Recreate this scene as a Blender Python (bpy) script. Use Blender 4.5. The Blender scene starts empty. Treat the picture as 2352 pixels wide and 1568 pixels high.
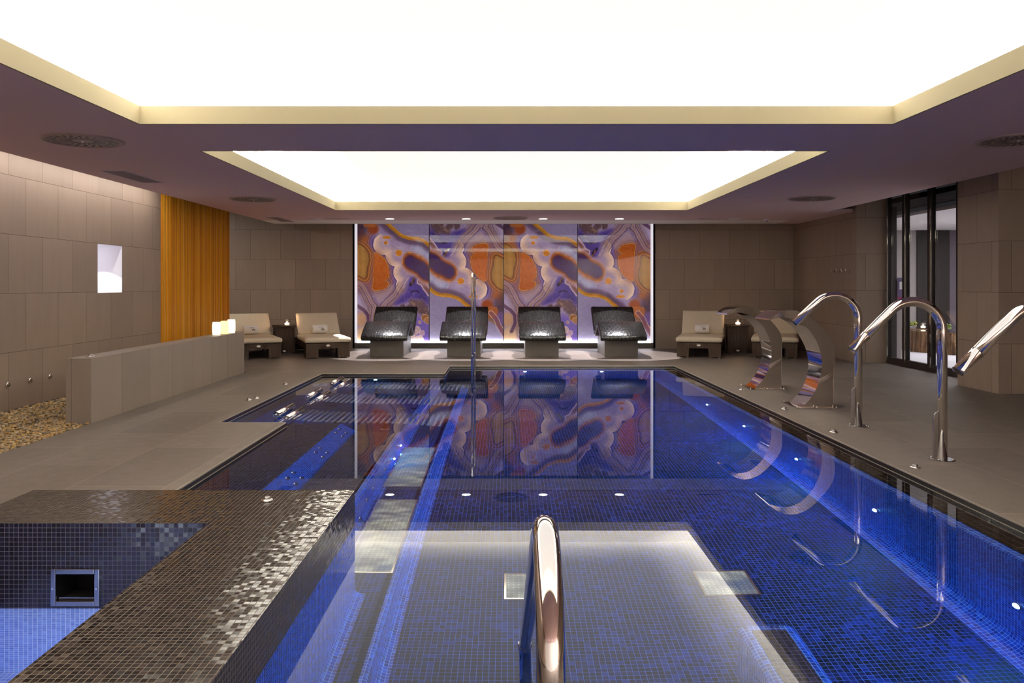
import bpy, math, random
import numpy as np
from mathutils import Vector, Matrix

random.seed(4)
SC = bpy.context.scene
COL = SC.collection
EYE = 1.265            # camera height above the deck
F, CX, CY = 1840.0, 1166.0, 655.5
# ------------------------------------------------------------------ camera
cd = bpy.data.cameras.new('camera')
cam = bpy.data.objects.new('camera', cd)
COL.objects.link(cam)
cam.location = (0, 0, EYE)
cam.rotation_euler = (math.pi / 2, 0, 0)
cd.sensor_width = 36.0
cd.lens = F / 2352 * 36.0
cd.shift_x = (1176 - CX) / 2352
cd.shift_y = -(784 - CY) / 2352
cd.clip_start = 0.05
SC.camera = cam
# ------------------------------------------------------------------ view, world
vs = SC.view_settings
vs.view_transform = 'Standard'
vs.look = 'None'
vs.gamma = 1.0
vs.exposure = 0.35
vs.use_curve_mapping = False
w = bpy.data.worlds.new('world')
SC.world = w
w.use_nodes = True
w.node_tree.nodes['Background'].inputs[0].default_value = (0.02, 0.018, 0.02, 1)
w.node_tree.nodes['Background'].inputs[1].default_value = 1.0
cy = SC.cycles
cy.use_denoising = True
cy.max_bounces = 12
cy.diffuse_bounces = 5
cy.glossy_bounces = 6
cy.transmission_bounces = 8
cy.transparent_max_bounces = 12
cy.caustics_reflective = False
cy.caustics_refractive = True
cy.sample_clamp_indirect = 3.0
cy.blur_glossy = 0.3

# light levels
PANEL_GLOW = 0.72       # luminous ceilings
COVE_W = 112.0          # watts per metre of cove LED
SPOT_W = 520.0
POOL_W = 24.0
SLOT_W = 5.0


def rotm(rx, ry, rz):
    from mathutils import Euler
    return Euler((rx, ry, rz)).to_matrix().to_4x4()


def area(name, loc, rot, sx, sy, watts, color=(1, 1, 1), spread=math.pi):
    l = bpy.data.lights.new(name, 'AREA')
    l.shape = 'RECTANGLE'
    l.size, l.size_y = sx, sy
    l.energy = watts
    l.color = color
    l.spread = spread
    o = bpy.data.objects.new(name, l)
    o.location = loc
    o.rotation_euler = rot
    COL.objects.link(o)
    return o


def lamp(name, kind, loc, watts, color=(1, 1, 1), radius=0.03, parent=None, rot=(0, 0, 0), angle=None, blend=0.15):
    l = bpy.data.lights.new(name, kind)
    l.energy = watts
    l.color = color
    l.shadow_soft_size = radius
    if angle:
        l.spot_size = angle
        l.spot_blend = blend
    o = bpy.data.objects.new(name, l)
    o.location = loc
    o.rotation_euler = rot
    COL.objects.link(o)
    if parent:
        o.parent = parent
    return o


CEIL = EYE + 1.22
REC = [(-2.78, 2.91, 0.3, 6.05), (-2.78, 2.91, 7.28, 12.94)]
FAS_TOP = CEIL + 0.137
LUM_Z = CEIL + 0.38
WARM = (1.0, 0.945, 0.865)
for i, (x0, x1, y0, y1) in enumerate(REC):   # LED lines lying on the ledge around each ceiling recess
    zz = FAS_TOP - 0.035
    lx, ly = x1 - x0, y1 - y0
    tilt = math.radians(8)
    area('cove_light', ((x0 + x1) / 2, y1 + 0.10, zz), (math.pi + tilt, 0, 0), lx, 0.04, COVE_W * lx, WARM, math.radians(172))
    area('cove_light', ((x0 + x1) / 2, y0 - 0.10, zz), (math.pi - tilt, 0, 0), lx, 0.04, COVE_W * lx, WARM, math.radians(172))
    area('cove_light', (x0 - 0.10, (y0 + y1) / 2, zz), (0, math.pi + tilt, 0), 0.04, ly, COVE_W * ly, WARM, math.radians(172))
    area('cove_light', (x1 + 0.10, (y0 + y1) / 2, zz), (0, math.pi - tilt, 0), 0.04, ly, COVE_W * ly, WARM, math.radians(172))
area('added_passage_light', (-6.6, 14.2, 2.9), (0, 0, 0), .8, 2.4, 38, (1, .93, .84))   # unseen lamp added in the left passage to lift the back wall
# LED line in the slot between ceiling and left wall, washing that wall
area('slot_light', (-4.72, 5.4, CEIL + 0.18), (0, math.radians(28), 0), 0.05, 12.0, SLOT_W * 12.0, (1, 0.93, 0.86))


# ------------------------------------------------------------------ materials
def lin(c):
    c = [v / 255.0 for v in c[:3]]
    return tuple((v / 12.92 if v <= 0.04045 else ((v + 0.055) / 1.055) ** 2.4) for v in c) + (1.0,)


class NT:
    """little helper to wire node trees"""
    def __init__(self, name):
        self.m = bpy.data.materials.new(name)
        self.m.use_nodes = True
        self.t = self.m.node_tree
        self.b = self.t.nodes['Principled BSDF']
        self.out = self.t.nodes['Material Output']

    def n(self, typ, **kw):
        nd = self.t.nodes.new(typ)
        for k, v in kw.items():
            setattr(nd, k, v)
        return nd

    def link(self, a, b):
        self.t.links.new(a, b)

    def val(self, sock, v):
        if hasattr(v, 'is_output'):
            self.link(v, sock)
        else:
            sock.default_value = v

    def math(self, op, a, b=None, c=None):
        nd = self.n('ShaderNodeMath', operation=op)
        self.val(nd.inputs[0], a)
        if b is not None:
            self.val(nd.inputs[1], b)
        if c is not None:
            self.val(nd.inputs[2], c)
        return nd.outputs[0]

    def mix(self, fac, a, b):
        nd = self.n('ShaderNodeMix', data_type='RGBA')
        self.val(nd.inputs[0], fac)
        self.val(nd.inputs[6], a)
        self.val(nd.inputs[7], b)
        return nd.outputs[2]

    def mixf(self, fac, a, b):
        nd = self.n('ShaderNodeMix', data_type='FLOAT')
        self.val(nd.inputs[0], fac)
        self.val(nd.inputs[2], a)
        self.val(nd.inputs[3], b)
        return nd.outputs[0]

    def ramp(self, fac, stops):
        nd = self.n('ShaderNodeValToRGB')
        el = nd.color_ramp.elements
        while len(el) < len(stops):
            el.new(0.5)
        for e, (p, c) in zip(el, stops):
            e.position = p
            e.color = c
        self.val(nd.inputs[0], fac)
        return nd.outputs[0]

    def noise(self, vec, scale, detail=3.0, rough=0.5, dim='3D'):
        nd = self.n('ShaderNodeTexNoise', noise_dimensions=dim)
        nd.inputs['Scale'].default_value = scale
        nd.inputs['Detail'].default_value = detail
        nd.inputs['Roughness'].default_value = rough
        if vec is not None:
            self.link(vec, nd.inputs['Vector'])
        return nd.outputs[0]

    def obj(self):
        return self.n('ShaderNodeTexCoord').outputs['Object']

    def uv(self):
        return self.n('ShaderNodeTexCoord').outputs['UV']

    def scale(self, vec, s):
        nd = self.n('ShaderNodeVectorMath', operation='MULTIPLY')
        self.link(vec, nd.inputs[0])
        nd.inputs[1].default_value = s
        return nd.outputs[0]

    def bump(self, h, strength, dist):
        nd = self.n('ShaderNodeBump')
        nd.inputs['Strength'].default_value = strength
        nd.inputs['Distance'].default_value = dist
        self.link(h, nd.inputs['Height'])
        self.link(nd.outputs[0], self.b.inputs['Normal'])

    def set(self, **kw):
        for k, v in kw.items():
            self.val(self.b.inputs[k.replace('_', ' ')], v)
        return self


def plain(name, rgb, rough=0.5, metal=0.0, spec=0.5, var=0.0, nscale=8.0):
    t = NT(name)
    c = lin(rgb)
    if var:
        n = t.noise(t.obj(), nscale, 4)
        lo = tuple(v * (1 - var) for v in c[:3]) + (1,)
        hi = tuple(min(1, v * (1 + var)) for v in c[:3]) + (1,)
        c = t.ramp(n, [(0.25, lo), (0.75, hi)])
    t.set(Base_Color=c, Roughness=rough, Metallic=metal)
    t.b.inputs['Specular IOR Level'].default_value = spec
    return t.m


def emit(name, rgb, strength, base=None):
    t = NT(name)
    t.set(Base_Color=lin(base or rgb), Emission_Color=lin(rgb), Emission_Strength=strength, Roughness=0.6)
    return t.m


def tiles(name, stops, grout, su, sv, joint, rough=0.3, stagger=0.0, swap=False, tilt=0.0,
          spec=0.5, patch=None, streak=0.0, metal=0.0, grout_rough=0.7, joint_v=None):
    """tiled surface on UVs in metres: stops = ramp of tile colours, joint in metres"""
    t = NT(name)
    sep = t.n('ShaderNodeSeparateXYZ')
    t.link(t.uv(), sep.inputs[0])
    u, v = sep.outputs[0], sep.outputs[1]
    if swap:
        u, v = v, u
    v = t.math('DIVIDE', v, sv)
    u = t.math('DIVIDE', u, su)
    row = t.math('FLOOR', v)
    if stagger:
        odd = t.math('FLOORED_MODULO', row, 2.0)
        u = t.math('MULTIPLY_ADD', odd, stagger, u)
    colm = t.math('FLOOR', u)
    fu = t.math('SUBTRACT', t.math('SUBTRACT', u, colm), 0.5)
    fv = t.math('SUBTRACT', t.math('SUBTRACT', v, row), 0.5)
    cmb = t.n('ShaderNodeCombineXYZ')
    t.link(colm, cmb.inputs[0])
    t.link(row, cmb.inputs[1])
    wn = t.n('ShaderNodeTexWhiteNoise', noise_dimensions='2D')
    t.link(cmb.outputs[0], wn.inputs['Vector'])
    rnd = wn.outputs['Value']
    if patch:     # slow change of the tile mix across the surface
        sc, amt = patch
        p = t.noise(t.uv(), sc, 3)
        rnd = t.math('ADD', rnd, t.math('MULTIPLY', t.math('SUBTRACT', p, 0.5), amt))
        rnd = t.math('MINIMUM', t.math('MAXIMUM', rnd, 0.0), 1.0)
    col = t.ramp(rnd, stops)
    if streak:
        s = t.noise(t.scale(t.obj(), (9, 9, 2.0)), 1.0, 5, 0.6)
        s2 = t.noise(t.obj(), 60.0, 2)
        f = t.math('ADD', t.math('MULTIPLY', t.math('SUBTRACT', s, 0.5), streak),
                   t.math('MULTIPLY', t.math('SUBTRACT', s2, 0.5), streak * 0.5))
        hs = t.n('ShaderNodeHueSaturation')
        t.link(col, hs.inputs['Color'])
        t.link(t.math('ADD', f, 1.0), hs.inputs['Value'])
        col = hs.outputs[0]
    mu = t.math('GREATER_THAN', t.math('ABSOLUTE', fu), 0.5 - joint / su / 2)
    mv = t.math('GREATER_THAN', t.math('ABSOLUTE', fv), 0.5 - (joint_v or joint) / sv / 2)
    g = t.math('MAXIMUM', mu, mv)
    t.set(Base_Color=t.mix(g, col, lin(grout)), Roughness=t.mixf(g, rough, grout_rough), Metallic=metal)
    t.set(Specular_IOR_Level=t.mixf(g, spec, 0.04))
    if tilt:
        sc = t.n('ShaderNodeSeparateColor')
        t.link(wn.outputs['Color'], sc.inputs[0])
        h = t.math('ADD', t.math('MULTIPLY', fu, t.math('SUBTRACT', sc.outputs[0], 0.5)),
                   t.math('MULTIPLY', fv, t.math('SUBTRACT', sc.outputs[1], 0.5)))
        h = t.math('MULTIPLY', h, t.math('SUBTRACT', 1.0, g))
        t.bump(h, 1.0, tilt * su)
    return t.m


def G(v):
    return lin((v, v, v))


M = {}
M['wall'] = tiles('wall_stone', [(0, lin((142, 124, 110))), (1, lin((154, 135, 119)))], (66, 55, 47), 0.6, 0.6, 0.0035,
                  rough=0.55, stagger=0.5, spec=0.3, streak=0.22)
M['lowwall'] = tiles('low_wall_stone', [(0, lin((134, 121, 108))), (1, lin((144, 130, 116)))], (74, 64, 56), 0.6, 1.2, 0.0035,
                     rough=0.5, spec=0.35, streak=0.2)
M['floor'] = tiles('floor_stone', [(0, lin((103, 93, 85))), (1, lin((116, 105, 96)))], (156, 143, 128), 1.2, 0.6, 0.0048,
                   rough=0.5, stagger=0.5, swap=True, spec=0.22, streak=0.55)
M['ceil'] = plain('ceiling_paint', (222, 194, 192), 0.8, spec=0.1)
M['lit_band'] = plain('ceiling_lit_band', (246, 242, 236), 0.8, spec=0.1)  # near-white colour stands in for the band of light above the mural
M['cove_white'] = plain('cove_white_paint', (248, 246, 240), 0.8, spec=0.1)
M['fascia'] = plain('recess_paint', (158, 147, 118), 0.75, spec=0.15)
M['dark_void'] = plain('void_paint', (40, 34, 34), 0.9, spec=0.05)
M['plinth'] = plain('plinth_stone', (84, 76, 68), 0.5, var=0.1)
M['lum'] = emit('luminous_membrane', (255, 250, 240), PANEL_GLOW, base=(250, 248, 242))
M['led'] = emit('led_strip', (250, 248, 255), 11.0)
M['led_side'] = emit('led_side_strip', (236, 230, 238), 0.62)
M['chrome'] = plain('polished_steel', (240, 235, 230), 0.05, metal=1.0)
M['satin'] = plain('satin_steel', (170, 166, 164), 0.25, metal=1.0)
M['trim'] = plain('brushed_trim', (214, 204, 184), 0.4, metal=0.7)
M['wet_steel'] = plain('submerged_steel', (150, 160, 190), 0.3, metal=0.55)
M['gutter'] = plain('gutter_black', (22, 20, 19), 0.25, spec=0.6, var=0.3)
M['black'] = plain('black_paint', (12, 11, 11), 0.5)
M['mos_dark'] = tiles('mosaic_black', [(0, lin((12, 10, 10))), (0.5, lin((26, 22, 20))), (0.85, lin((40, 34, 30))), (1, lin((60, 52, 46)))],
                      (88, 78, 69), 0.022, 0.022, 0.0022, rough=0.13, tilt=0.07, spec=0.35)
M['mos_bed'] = tiles('mosaic_bed', [(0, lin((6, 5, 4))), (0.5, lin((12, 10, 9))), (1, lin((28, 24, 20)))],
                     (6, 6, 6), 0.0225, 0.0225, 0.006, rough=0.24, tilt=0.12, spec=0.8, joint_v=0.0022)
M['mos_spa'] = tiles('mosaic_spa', [(0, lin((12, 10, 15))), (0.5, lin((18, 16, 27))), (1, lin((30, 28, 46)))],
                     (84, 78, 84), 0.022, 0.022, 0.0022, rough=0.2, tilt=0.16, spec=0.6)
M['mos_spa_in'] = tiles('mosaic_spa_light', [(0, lin((128, 150, 216))), (1, lin((158, 182, 236)))],
                        (246, 250, 255), 0.022, 0.022, 0.0024, rough=0.3)
M['mos_blue'] = tiles('mosaic_blue', [(0, lin((8, 40, 132))), (0.5, lin((14, 62, 182))), (1, lin((34, 96, 220)))],
                      (136, 180, 246), 0.025, 0.025, 0.0024, rough=0.25, patch=(2.0, 0.4))
M['mos_floor'] = tiles('mosaic_pool_floor', [(0, lin((4, 7, 20))), (0.4, lin((4, 14, 50))), (0.75, lin((5, 22, 76))), (1, lin((10, 40, 120)))],
                       (70, 108, 190), 0.03, 0.03, 0.0024, rough=0.5, spec=0.15, patch=(2.2, 1.3))
M['mos_shaded'] = tiles('mosaic_shaded', [(0, lin((14, 14, 28))), (0.6, lin((24, 24, 46))), (1, lin((42, 42, 70)))],
                      (96, 104, 160), 0.03, 0.03, 0.0022, rough=0.25)  # darker copy of the blue mosaic; shade on flat seats put into colour
M['cushion'] = plain('cushion_fabric', (224, 209, 182), 0.8, spec=0.15, var=0.05, nscale=30)
M['towel'] = plain('towel_cotton', (252, 247, 240), 0.95, spec=0.05, var=0.04, nscale=90)
M['badge'] = plain('badge_metal', (225, 220, 205), 0.3, metal=0.6)
M['grey_ink'] = plain('grey_ink', (150, 148, 148), 0.8)
M['black_ink'] = plain('black_ink', (25, 24, 24), 0.8)
M['orange_ink'] = plain('orange_ink', (210, 120, 50), 0.8)
M['flame'] = emit('flame', (255, 205, 140), 30.0)
M['wax'] = emit('lit_wax', (255, 240, 196), 1.5, base=(250, 240, 215))
M['tea_wax'] = emit('tea_light_wax', (255, 220, 186), 10.0, base=(250, 240, 225))
M['wax_dim'] = emit('dimly_lit_wax', (255, 230, 165), 0.75, base=(250, 236, 190))
M['grille'] = plain('grille_grey', (206, 188, 196), 0.6)
M['vent'] = plain('vent_metal', (158, 136, 128), 0.45)
M['white'] = plain('white_plastic', (232, 228, 226), 0.5)
M['niche'] = plain('niche_paint', (240, 238, 242), 0.8)
M['room_floor'] = plain('lounge_floor', (220, 216, 222), 0.5, var=0.06, nscale=2)
M['room_light'] = plain('lounge_plaster', (160, 152, 150), 0.8)
M['added_pale'] = plain('added_wall_pale', (226, 220, 214), 0.8)
M['room_dark'] = plain('lounge_dark_panel', (32, 28, 27), 0.6)
M['room_mauve'] = plain('lounge_mauve_panel', (104, 94, 104), 0.7)
M['frame'] = plain('door_frame_dark', (36, 30, 27), 0.4, metal=0.3)
M['leaf'] = plain('leaf_green', (122, 140, 50), 0.5, var=0.35, nscale=40)


def m_wicker():
    t = NT('wicker_weave')
    uv = t.uv()
    w1 = t.n('ShaderNodeTexWave', wave_type='BANDS', bands_direction='X')
    w1.inputs['Scale'].default_value = 26.0
    t.link(uv, w1.inputs['Vector'])
    w2 = t.n('ShaderNodeTexWave', wave_type='BANDS', bands_direction='Y')
    w2.inputs['Scale'].default_value = 40.0
    t.link(uv, w2.inputs['Vector'])
    h = t.math('MULTIPLY', w1.outputs[1], t.math('ADD', 0.5, t.math('MULTIPLY', w2.outputs[1], 0.5)))
    n = t.noise(uv, 25, 2)
    c = t.ramp(t.math('ADD', t.math('MULTIPLY', h, 0.7), t.math('MULTIPLY', n, 0.3)),
               [(0.1, lin((12, 6, 2))), (0.9, lin((54, 33, 16)))])
    t.set(Base_Color=c, Roughness=0.6)
    t.b.inputs['Specular IOR Level'].default_value = 0.2
    t.bump(h, 0.6, 0.004)
    return t.m


def m_slats():
    t = NT('orange_slat_wood')
    sep = t.n('ShaderNodeSeparateXYZ')
    o = t.obj()
    t.link(o, sep.inputs[0])
    k = t.math('FLOOR', t.math('DIVIDE', sep.outputs[1], 0.0225))
    wn = t.n('ShaderNodeTexWhiteNoise', noise_dimensions='1D')
    t.link(k, wn.inputs['W'])
    n = t.noise(t.scale(o, (40, 60, 1.4)), 1.0, 5, 0.65)
    f = t.math('ADD', t.math('MULTIPLY', wn.outputs['Value'], 0.5), t.math('MULTIPLY', n, 0.6))
    c = t.ramp(f, [(0.05, lin((150, 84, 6))), (0.4, lin((218, 138, 18))), (0.68, lin((242, 172, 40))), (1, lin((252, 208, 104)))])
    t.set(Base_Color=c, Roughness=0.4)
    return t.m


def m_stump():
    t = NT('stump_wood')
    o = t.obj()
    n = t.noise(t.scale(o, (17, 17, 1.6)), 1.0, 4, 0.65)
    c = t.ramp(n, [(0.32, lin((34, 22, 14))), (0.48, lin((110, 78, 50))), (0.66, lin((178, 140, 98)))])
    t.set(Base_Color=c, Roughness=0.7)
    t.bump(n, 0.8, 0.02)
    return t.m


def m_gravel():
    t = NT('river_gravel')
    g = t.n('ShaderNodeNewGeometry')
    c = t.ramp(g.outputs['Random Per Island'],
               [(0, lin((66, 56, 46))), (0.2, lin((126, 104, 72))), (0.45, lin((168, 130, 66))), (0.65, lin((186, 152, 88))),
                (0.82, lin((134, 120, 104))), (1, lin((206, 186, 144)))])
    n = t.noise(t.obj(), 60, 3)
    hs = t.n('ShaderNodeHueSaturation')
    t.link(c, hs.inputs['Color'])
    t.link(t.math('ADD', 0.55, t.math('MULTIPLY', n, 0.8)), hs.inputs['Value'])
    t.set(Base_Color=hs.outputs[0], Roughness=0.5)
    return t.m


def m_water():
    t = NT('clear_water')
    gl = t.n('ShaderNodeBsdfGlass')
    gl.inputs['IOR'].default_value = 1.33
    gl.inputs['Roughness'].default_value = 0.0
    gl.inputs['Color'].default_value = (1, 1, 1, 1)
    t.link(gl.outputs[0], t.out.inputs['Surface'])
    return t.m


def m_pane(name, tint=(0.9, 0.92, 0.92)):
    t = NT(name)
    tr = t.n('ShaderNodeBsdfTransparent')
    tr.inputs[0].default_value = tint + (1,)
    gs = t.n('ShaderNodeBsdfGlossy')
    gs.inputs['Roughness'].default_value = 0.0
    fr = t.n('ShaderNodeFresnel')
    gm = t.n('ShaderNodeNewGeometry')
    t.link(t.mixf(gm.outputs['Backfacing'], 1.5, 1 / 1.5), fr.inputs[0])
    mx = t.n('ShaderNodeMixShader')
    t.link(fr.outputs[0], mx.inputs[0])
    t.link(tr.outputs[0], mx.inputs[1])
    t.link(gs.outputs[0], mx.inputs[2])
    t.link(mx.outputs[0], t.out.inputs['Surface'])
    return t.m


def m_agate():
    t = NT('backlit_agate_glass')
    a = t.n('ShaderNodeAttribute', attribute_name='agate')
    t.set(Base_Color=a.outputs['Color'], Emission_Color=a.outputs['Color'], Emission_Strength=0.40, Roughness=0.02)
    t.b.inputs['Specular IOR Level'].default_value = 0.12
    return t.m


def m_plate():
    t = NT('perforated_steel')
    sep = t.n('ShaderNodeSeparateXYZ')
    t.link(t.uv(), sep.inputs[0])
    fx = t.math('SUBTRACT', t.math('FRACT', t.math('DIVIDE', sep.outputs[0], 0.03)), 0.5)
    fy = t.math('SUBTRACT', t.math('FRACT', t.math('DIVIDE', sep.outputs[1], 0.03)), 0.5)
    d = t.math('ADD', t.math('MULTIPLY', fx, fx), t.math('MULTIPLY', fy, fy))
    hole = t.math('LESS_THAN', d, 0.025)
    t.set(Base_Color=t.mix(hole, lin((176, 184, 176)), lin((225, 235, 235))), Roughness=0.22, Metallic=0.75)
    n = t.noise(t.uv(), 3.0, 2)
    t.bump(n, 0.35, 0.05)
    return t.m


M['wicker'] = m_wicker()
M['slats'] = m_slats()
M['stump'] = m_stump()
M['gravel'] = m_gravel()
M['water'] = m_water()
M['pane'] = m_pane('door_pane')
M['glass'] = m_pane('clear_glass', (0.95, 0.95, 0.95))
M['agate'] = m_agate()
M['plate'] = m_plate()
PGLOW = {}
def pool_glow(watts):
    if watts not in PGLOW:
        t_ = NT('pool_lamp_lens')
        t_.set(Base_Color=(1, 1, 1, 1), Emission_Color=(0.09, 0.40, 1.0, 1), Emission_Strength=watts * 105.0)
        PGLOW[watts] = t_.m
    return PGLOW[watts]
M['spot_lens'] = emit('downlight_lens', (255, 250, 245), 14.0)


# ------------------------------------------------------------------ mesh building
class MB:
    def __init__(self):
        self.v, self.f, self.s, self.uvd = [], [], [], {}

    def add(self, verts, faces, smooth=False, uvs=None):
        o = len(self.v)
        self.v += [tuple(p) for p in verts]
        for i, fc in enumerate(faces):
            if uvs is not None:
                self.uvd[len(self.f)] = uvs[i]
            self.f.append(tuple(o + k for k in fc))
            self.s.append(smooth)
        return self

    def box(self, x0, x1, y0, y1, z0, z1):
        vs_ = [(x0, y0, z0), (x1, y0, z0), (x1, y1, z0), (x0, y1, z0), (x0, y0, z1), (x1, y0, z1), (x1, y1, z1), (x0, y1, z1)]
        return self.add(vs_, [(0, 3, 2, 1), (4, 5, 6, 7), (0, 1, 5, 4), (1, 2, 6, 5), (2, 3, 7, 6), (3, 0, 4, 7)])

    def quad(self, *p):
        return self.add(p, [tuple(range(len(p)))])

    def rect(self, x0, x1, y0, y1, z):
        return self.quad((x0, y0, z), (x1, y0, z), (x1, y1, z), (x0, y1, z))

    def strip(self, pts, y0, y1, smooth=False):
        """open profile of (x, z) points swept from y0 to y1; UV = (y, arc length)"""
        d, vs_, fs, uvs = 0.0, [], [], []
        L = [0.0]
        for a, b in zip(pts, pts[1:]):
            d += math.hypot(b[0] - a[0], b[1] - a[1])
            L.append(d)
        for (x, z) in pts:
            vs_ += [(x, y0, z), (x, y1, z)]
        for i in range(len(pts) - 1):
            fs.append((2 * i, 2 * i + 1, 2 * i + 3, 2 * i + 2))
            uvs.append([(y0, L[i]), (y1, L[i]), (y1, L[i + 1]), (y0, L[i + 1])])
        return self.add(vs_, fs, smooth, uvs)

    def tube(self, pts, r, seg=20, cap=True):
        pts = [Vector(p) for p in pts]
        n = len(pts)
        rr = r if isinstance(r, (list, tuple)) else [r] * n
        tang = []
        for i in range(n):
            a = pts[max(0, i - 1)]
            b = pts[min(n - 1, i + 1)]
            tang.append((b - a).normalized())
        ref = Vector((0, 0, 1)) if abs(tang[0].z) < 0.9 else Vector((0, 1, 0))
        nrm = tang[0].cross(ref).normalized()
        vs_, fs = [], []
        for i in range(n):
            nrm = (nrm - tang[i] * nrm.dot(tang[i])).normalized()
            bi = tang[i].cross(nrm)
            for k in range(seg):
                a = 2 * math.pi * k / seg
                vs_.append(pts[i] + (nrm * math.cos(a) + bi * math.sin(a)) * rr[i])
        for i in range(n - 1):
            for k in range(seg):
                fs.append((i * seg + k, i * seg + (k + 1) % seg, (i + 1) * seg + (k + 1) % seg, (i + 1) * seg + k))
        self.add(vs_, fs, True)
        if cap:
            o = len(self.v) - len(vs_)
            self.f.append(tuple(o + k for k in reversed(range(seg))))
            self.s.append(False)
            self.f.append(tuple(o + (n - 1) * seg + k for k in range(seg)))
            self.s.append(False)
        return self

    def lathe(self, prof, c=(0, 0, 0), seg=32, smooth=True, axis='z', cap=True):
        vs_, fs = [], []
        for (r, h) in prof:
            for k in range(seg):
                a = 2 * math.pi * k / seg
                x, y = r * math.cos(a), r * math.sin(a)
                p = (x, y, h) if axis == 'z' else ((h, x, y) if axis == 'x' else (x, h, y))
                vs_.append((p[0] + c[0], p[1] + c[1], p[2] + c[2]))
        n = len(prof)
        for i in range(n - 1):
            for k in range(seg):
                fs.append((i * seg + k, i * seg + (k + 1) % seg, (i + 1) * seg + (k + 1) % seg, (i + 1) * seg + k))
        self.add(vs_, fs, smooth)
        if cap:
            o = len(self.v) - len(vs_)
            self.f.append(tuple(o + k for k in reversed(range(seg))))
            self.s.append(False)
            self.f.append(tuple(o + (n - 1) * seg + k for k in range(seg)))
            self.s.append(False)
        return self

    def prism(self, poly, y0, y1, y0e=None, y1e=None, smooth_from=None):
        """closed (x, z) polygon swept along y; per-point y allowed through lists"""
        n = len(poly)
        ya = y0 if isinstance(y0, (list, tuple)) else [y0] * n
        yb = y1 if isinstance(y1, (list, tuple)) else [y1] * n
        vs_ = [(p[0], a, p[1]) for p, a in zip(poly, ya)] + [(p[0], b, p[1]) for p, b in zip(poly, yb)]
        L = [0.0]
        for i in range(n):
            a, b = poly[i], poly[(i + 1) % n]
            L.append(L[-1] + math.hypot(a[0] - b[0], a[1] - b[1]))
        fs = [(i, n + i, n + (i + 1) % n, (i + 1) % n) for i in range(n)]
        uvs = [[(ya[i], L[i]), (yb[i], L[i]), (yb[(i + 1) % n], L[i + 1]), (ya[(i + 1) % n], L[i + 1])] for i in range(n)]
        self.add(vs_, fs, bool(smooth_from), uvs)
        o = len(self.v) - len(vs_)
        self.f.append(tuple(o + i for i in range(n)))
        self.s.append(False)
        self.f.append(tuple(o + n + i for i in reversed(range(n))))
        self.s.append(False)
        return self

    def ball(self, c, r, sc=(1, 1, 1), seg=16, rings=10):
        prof = []
        for i in range(rings + 1):
            a = -math.pi / 2 + math.pi * i / rings
            prof.append((max(1e-4, math.cos(a) * r), math.sin(a) * r))
        m = MB().lathe(prof, (0, 0, 0), seg, True, cap=False)
        return self.add([(p[0] * sc[0] + c[0], p[1] * sc[1] + c[1], p[2] * sc[2] + c[2]) for p in m.v], m.f, True)

    def xf(self, mat):
        self.v = [tuple(mat @ Vector(p)) for p in self.v]
        return self

    def build(self, name, mat, parent=None, shift=(0, 0), bevel=0.0, seg=2, sub=0):
        me = bpy.data.meshes.new(name)
        me.from_pydata(self.v, [], self.f)
        me.polygons.foreach_set('use_smooth', self.s)
        uvl = me.uv_layers.new(name='uv')
        data = np.zeros((len(me.loops), 2), dtype=np.float32)
        V = self.v
        for i, p in enumerate(me.polygons):
            st = p.loop_start
            if i in self.uvd:
                for k, c in enumerate(self.uvd[i]):
                    data[st + k] = c
            else:
                nx, ny, nz = abs(p.normal.x), abs(p.normal.y), abs(p.normal.z)
                for k, vi in enumerate(self.f[i]):
                    x, y, z = V[vi]
                    if nz >= nx and nz >= ny:
                        data[st + k] = (x, y)
                    elif nx >= ny:
                        data[st + k] = (y, z)
                    else:
                        data[st + k] = (x, z)
        data += np.array(shift, dtype=np.float32)
        uvl.data.foreach_set('uv', data.ravel())
        me.materials.append(mat)
        o = bpy.data.objects.new(name, me)
        COL.objects.link(o)
        if parent:
            o.parent = parent
        if bevel:
            b = o.modifiers.new('bevel', 'BEVEL')
            b.width = bevel
            b.segments = seg
            b.limit_method = 'ANGLE'
            if seg > 2:
                for pl in me.polygons:
                    pl.use_smooth = True
                wn = o.modifiers.new('wn', 'WEIGHTED_NORMAL')
                wn.keep_sharp = False
        if sub:
            s = o.modifiers.new('sub', 'SUBSURF')
            s.levels = s.render_levels = sub
        return o


def thing(name, label, cat, loc=(0, 0, 0), rz=0.0, group=None):
    o = bpy.data.objects.new(name, None)
    o.empty_display_size = 0.1
    COL.objects.link(o)
    o.location = loc
    o.rotation_euler = (0, 0, rz)
    return tag(o, label, cat, group)


def tag(o, label, cat, group=None, kind=None):
    o['label'] = label
    o['category'] = cat
    if group:
        o['group'] = group
    if kind:
        o['kind'] = kind
    return o


def structure(o, label=None):
    o['kind'] = 'structure'
    if label:
        o['label'] = label
    return o


def dup(root, loc, rz=None, label=None):
    r = root.copy()
    COL.objects.link(r)
    r.location = loc
    if rz is not None:
        r.rotation_euler = (0, 0, rz)
    if label:
        r['label'] = label
    for ch in [c for c in root.children]:
        k = ch.copy()
        COL.objects.link(k)
        k.parent = r
        for g in [c for c in ch.children]:
            q = g.copy()
            COL.objects.link(q)
            q.parent = k
    return r


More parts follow.
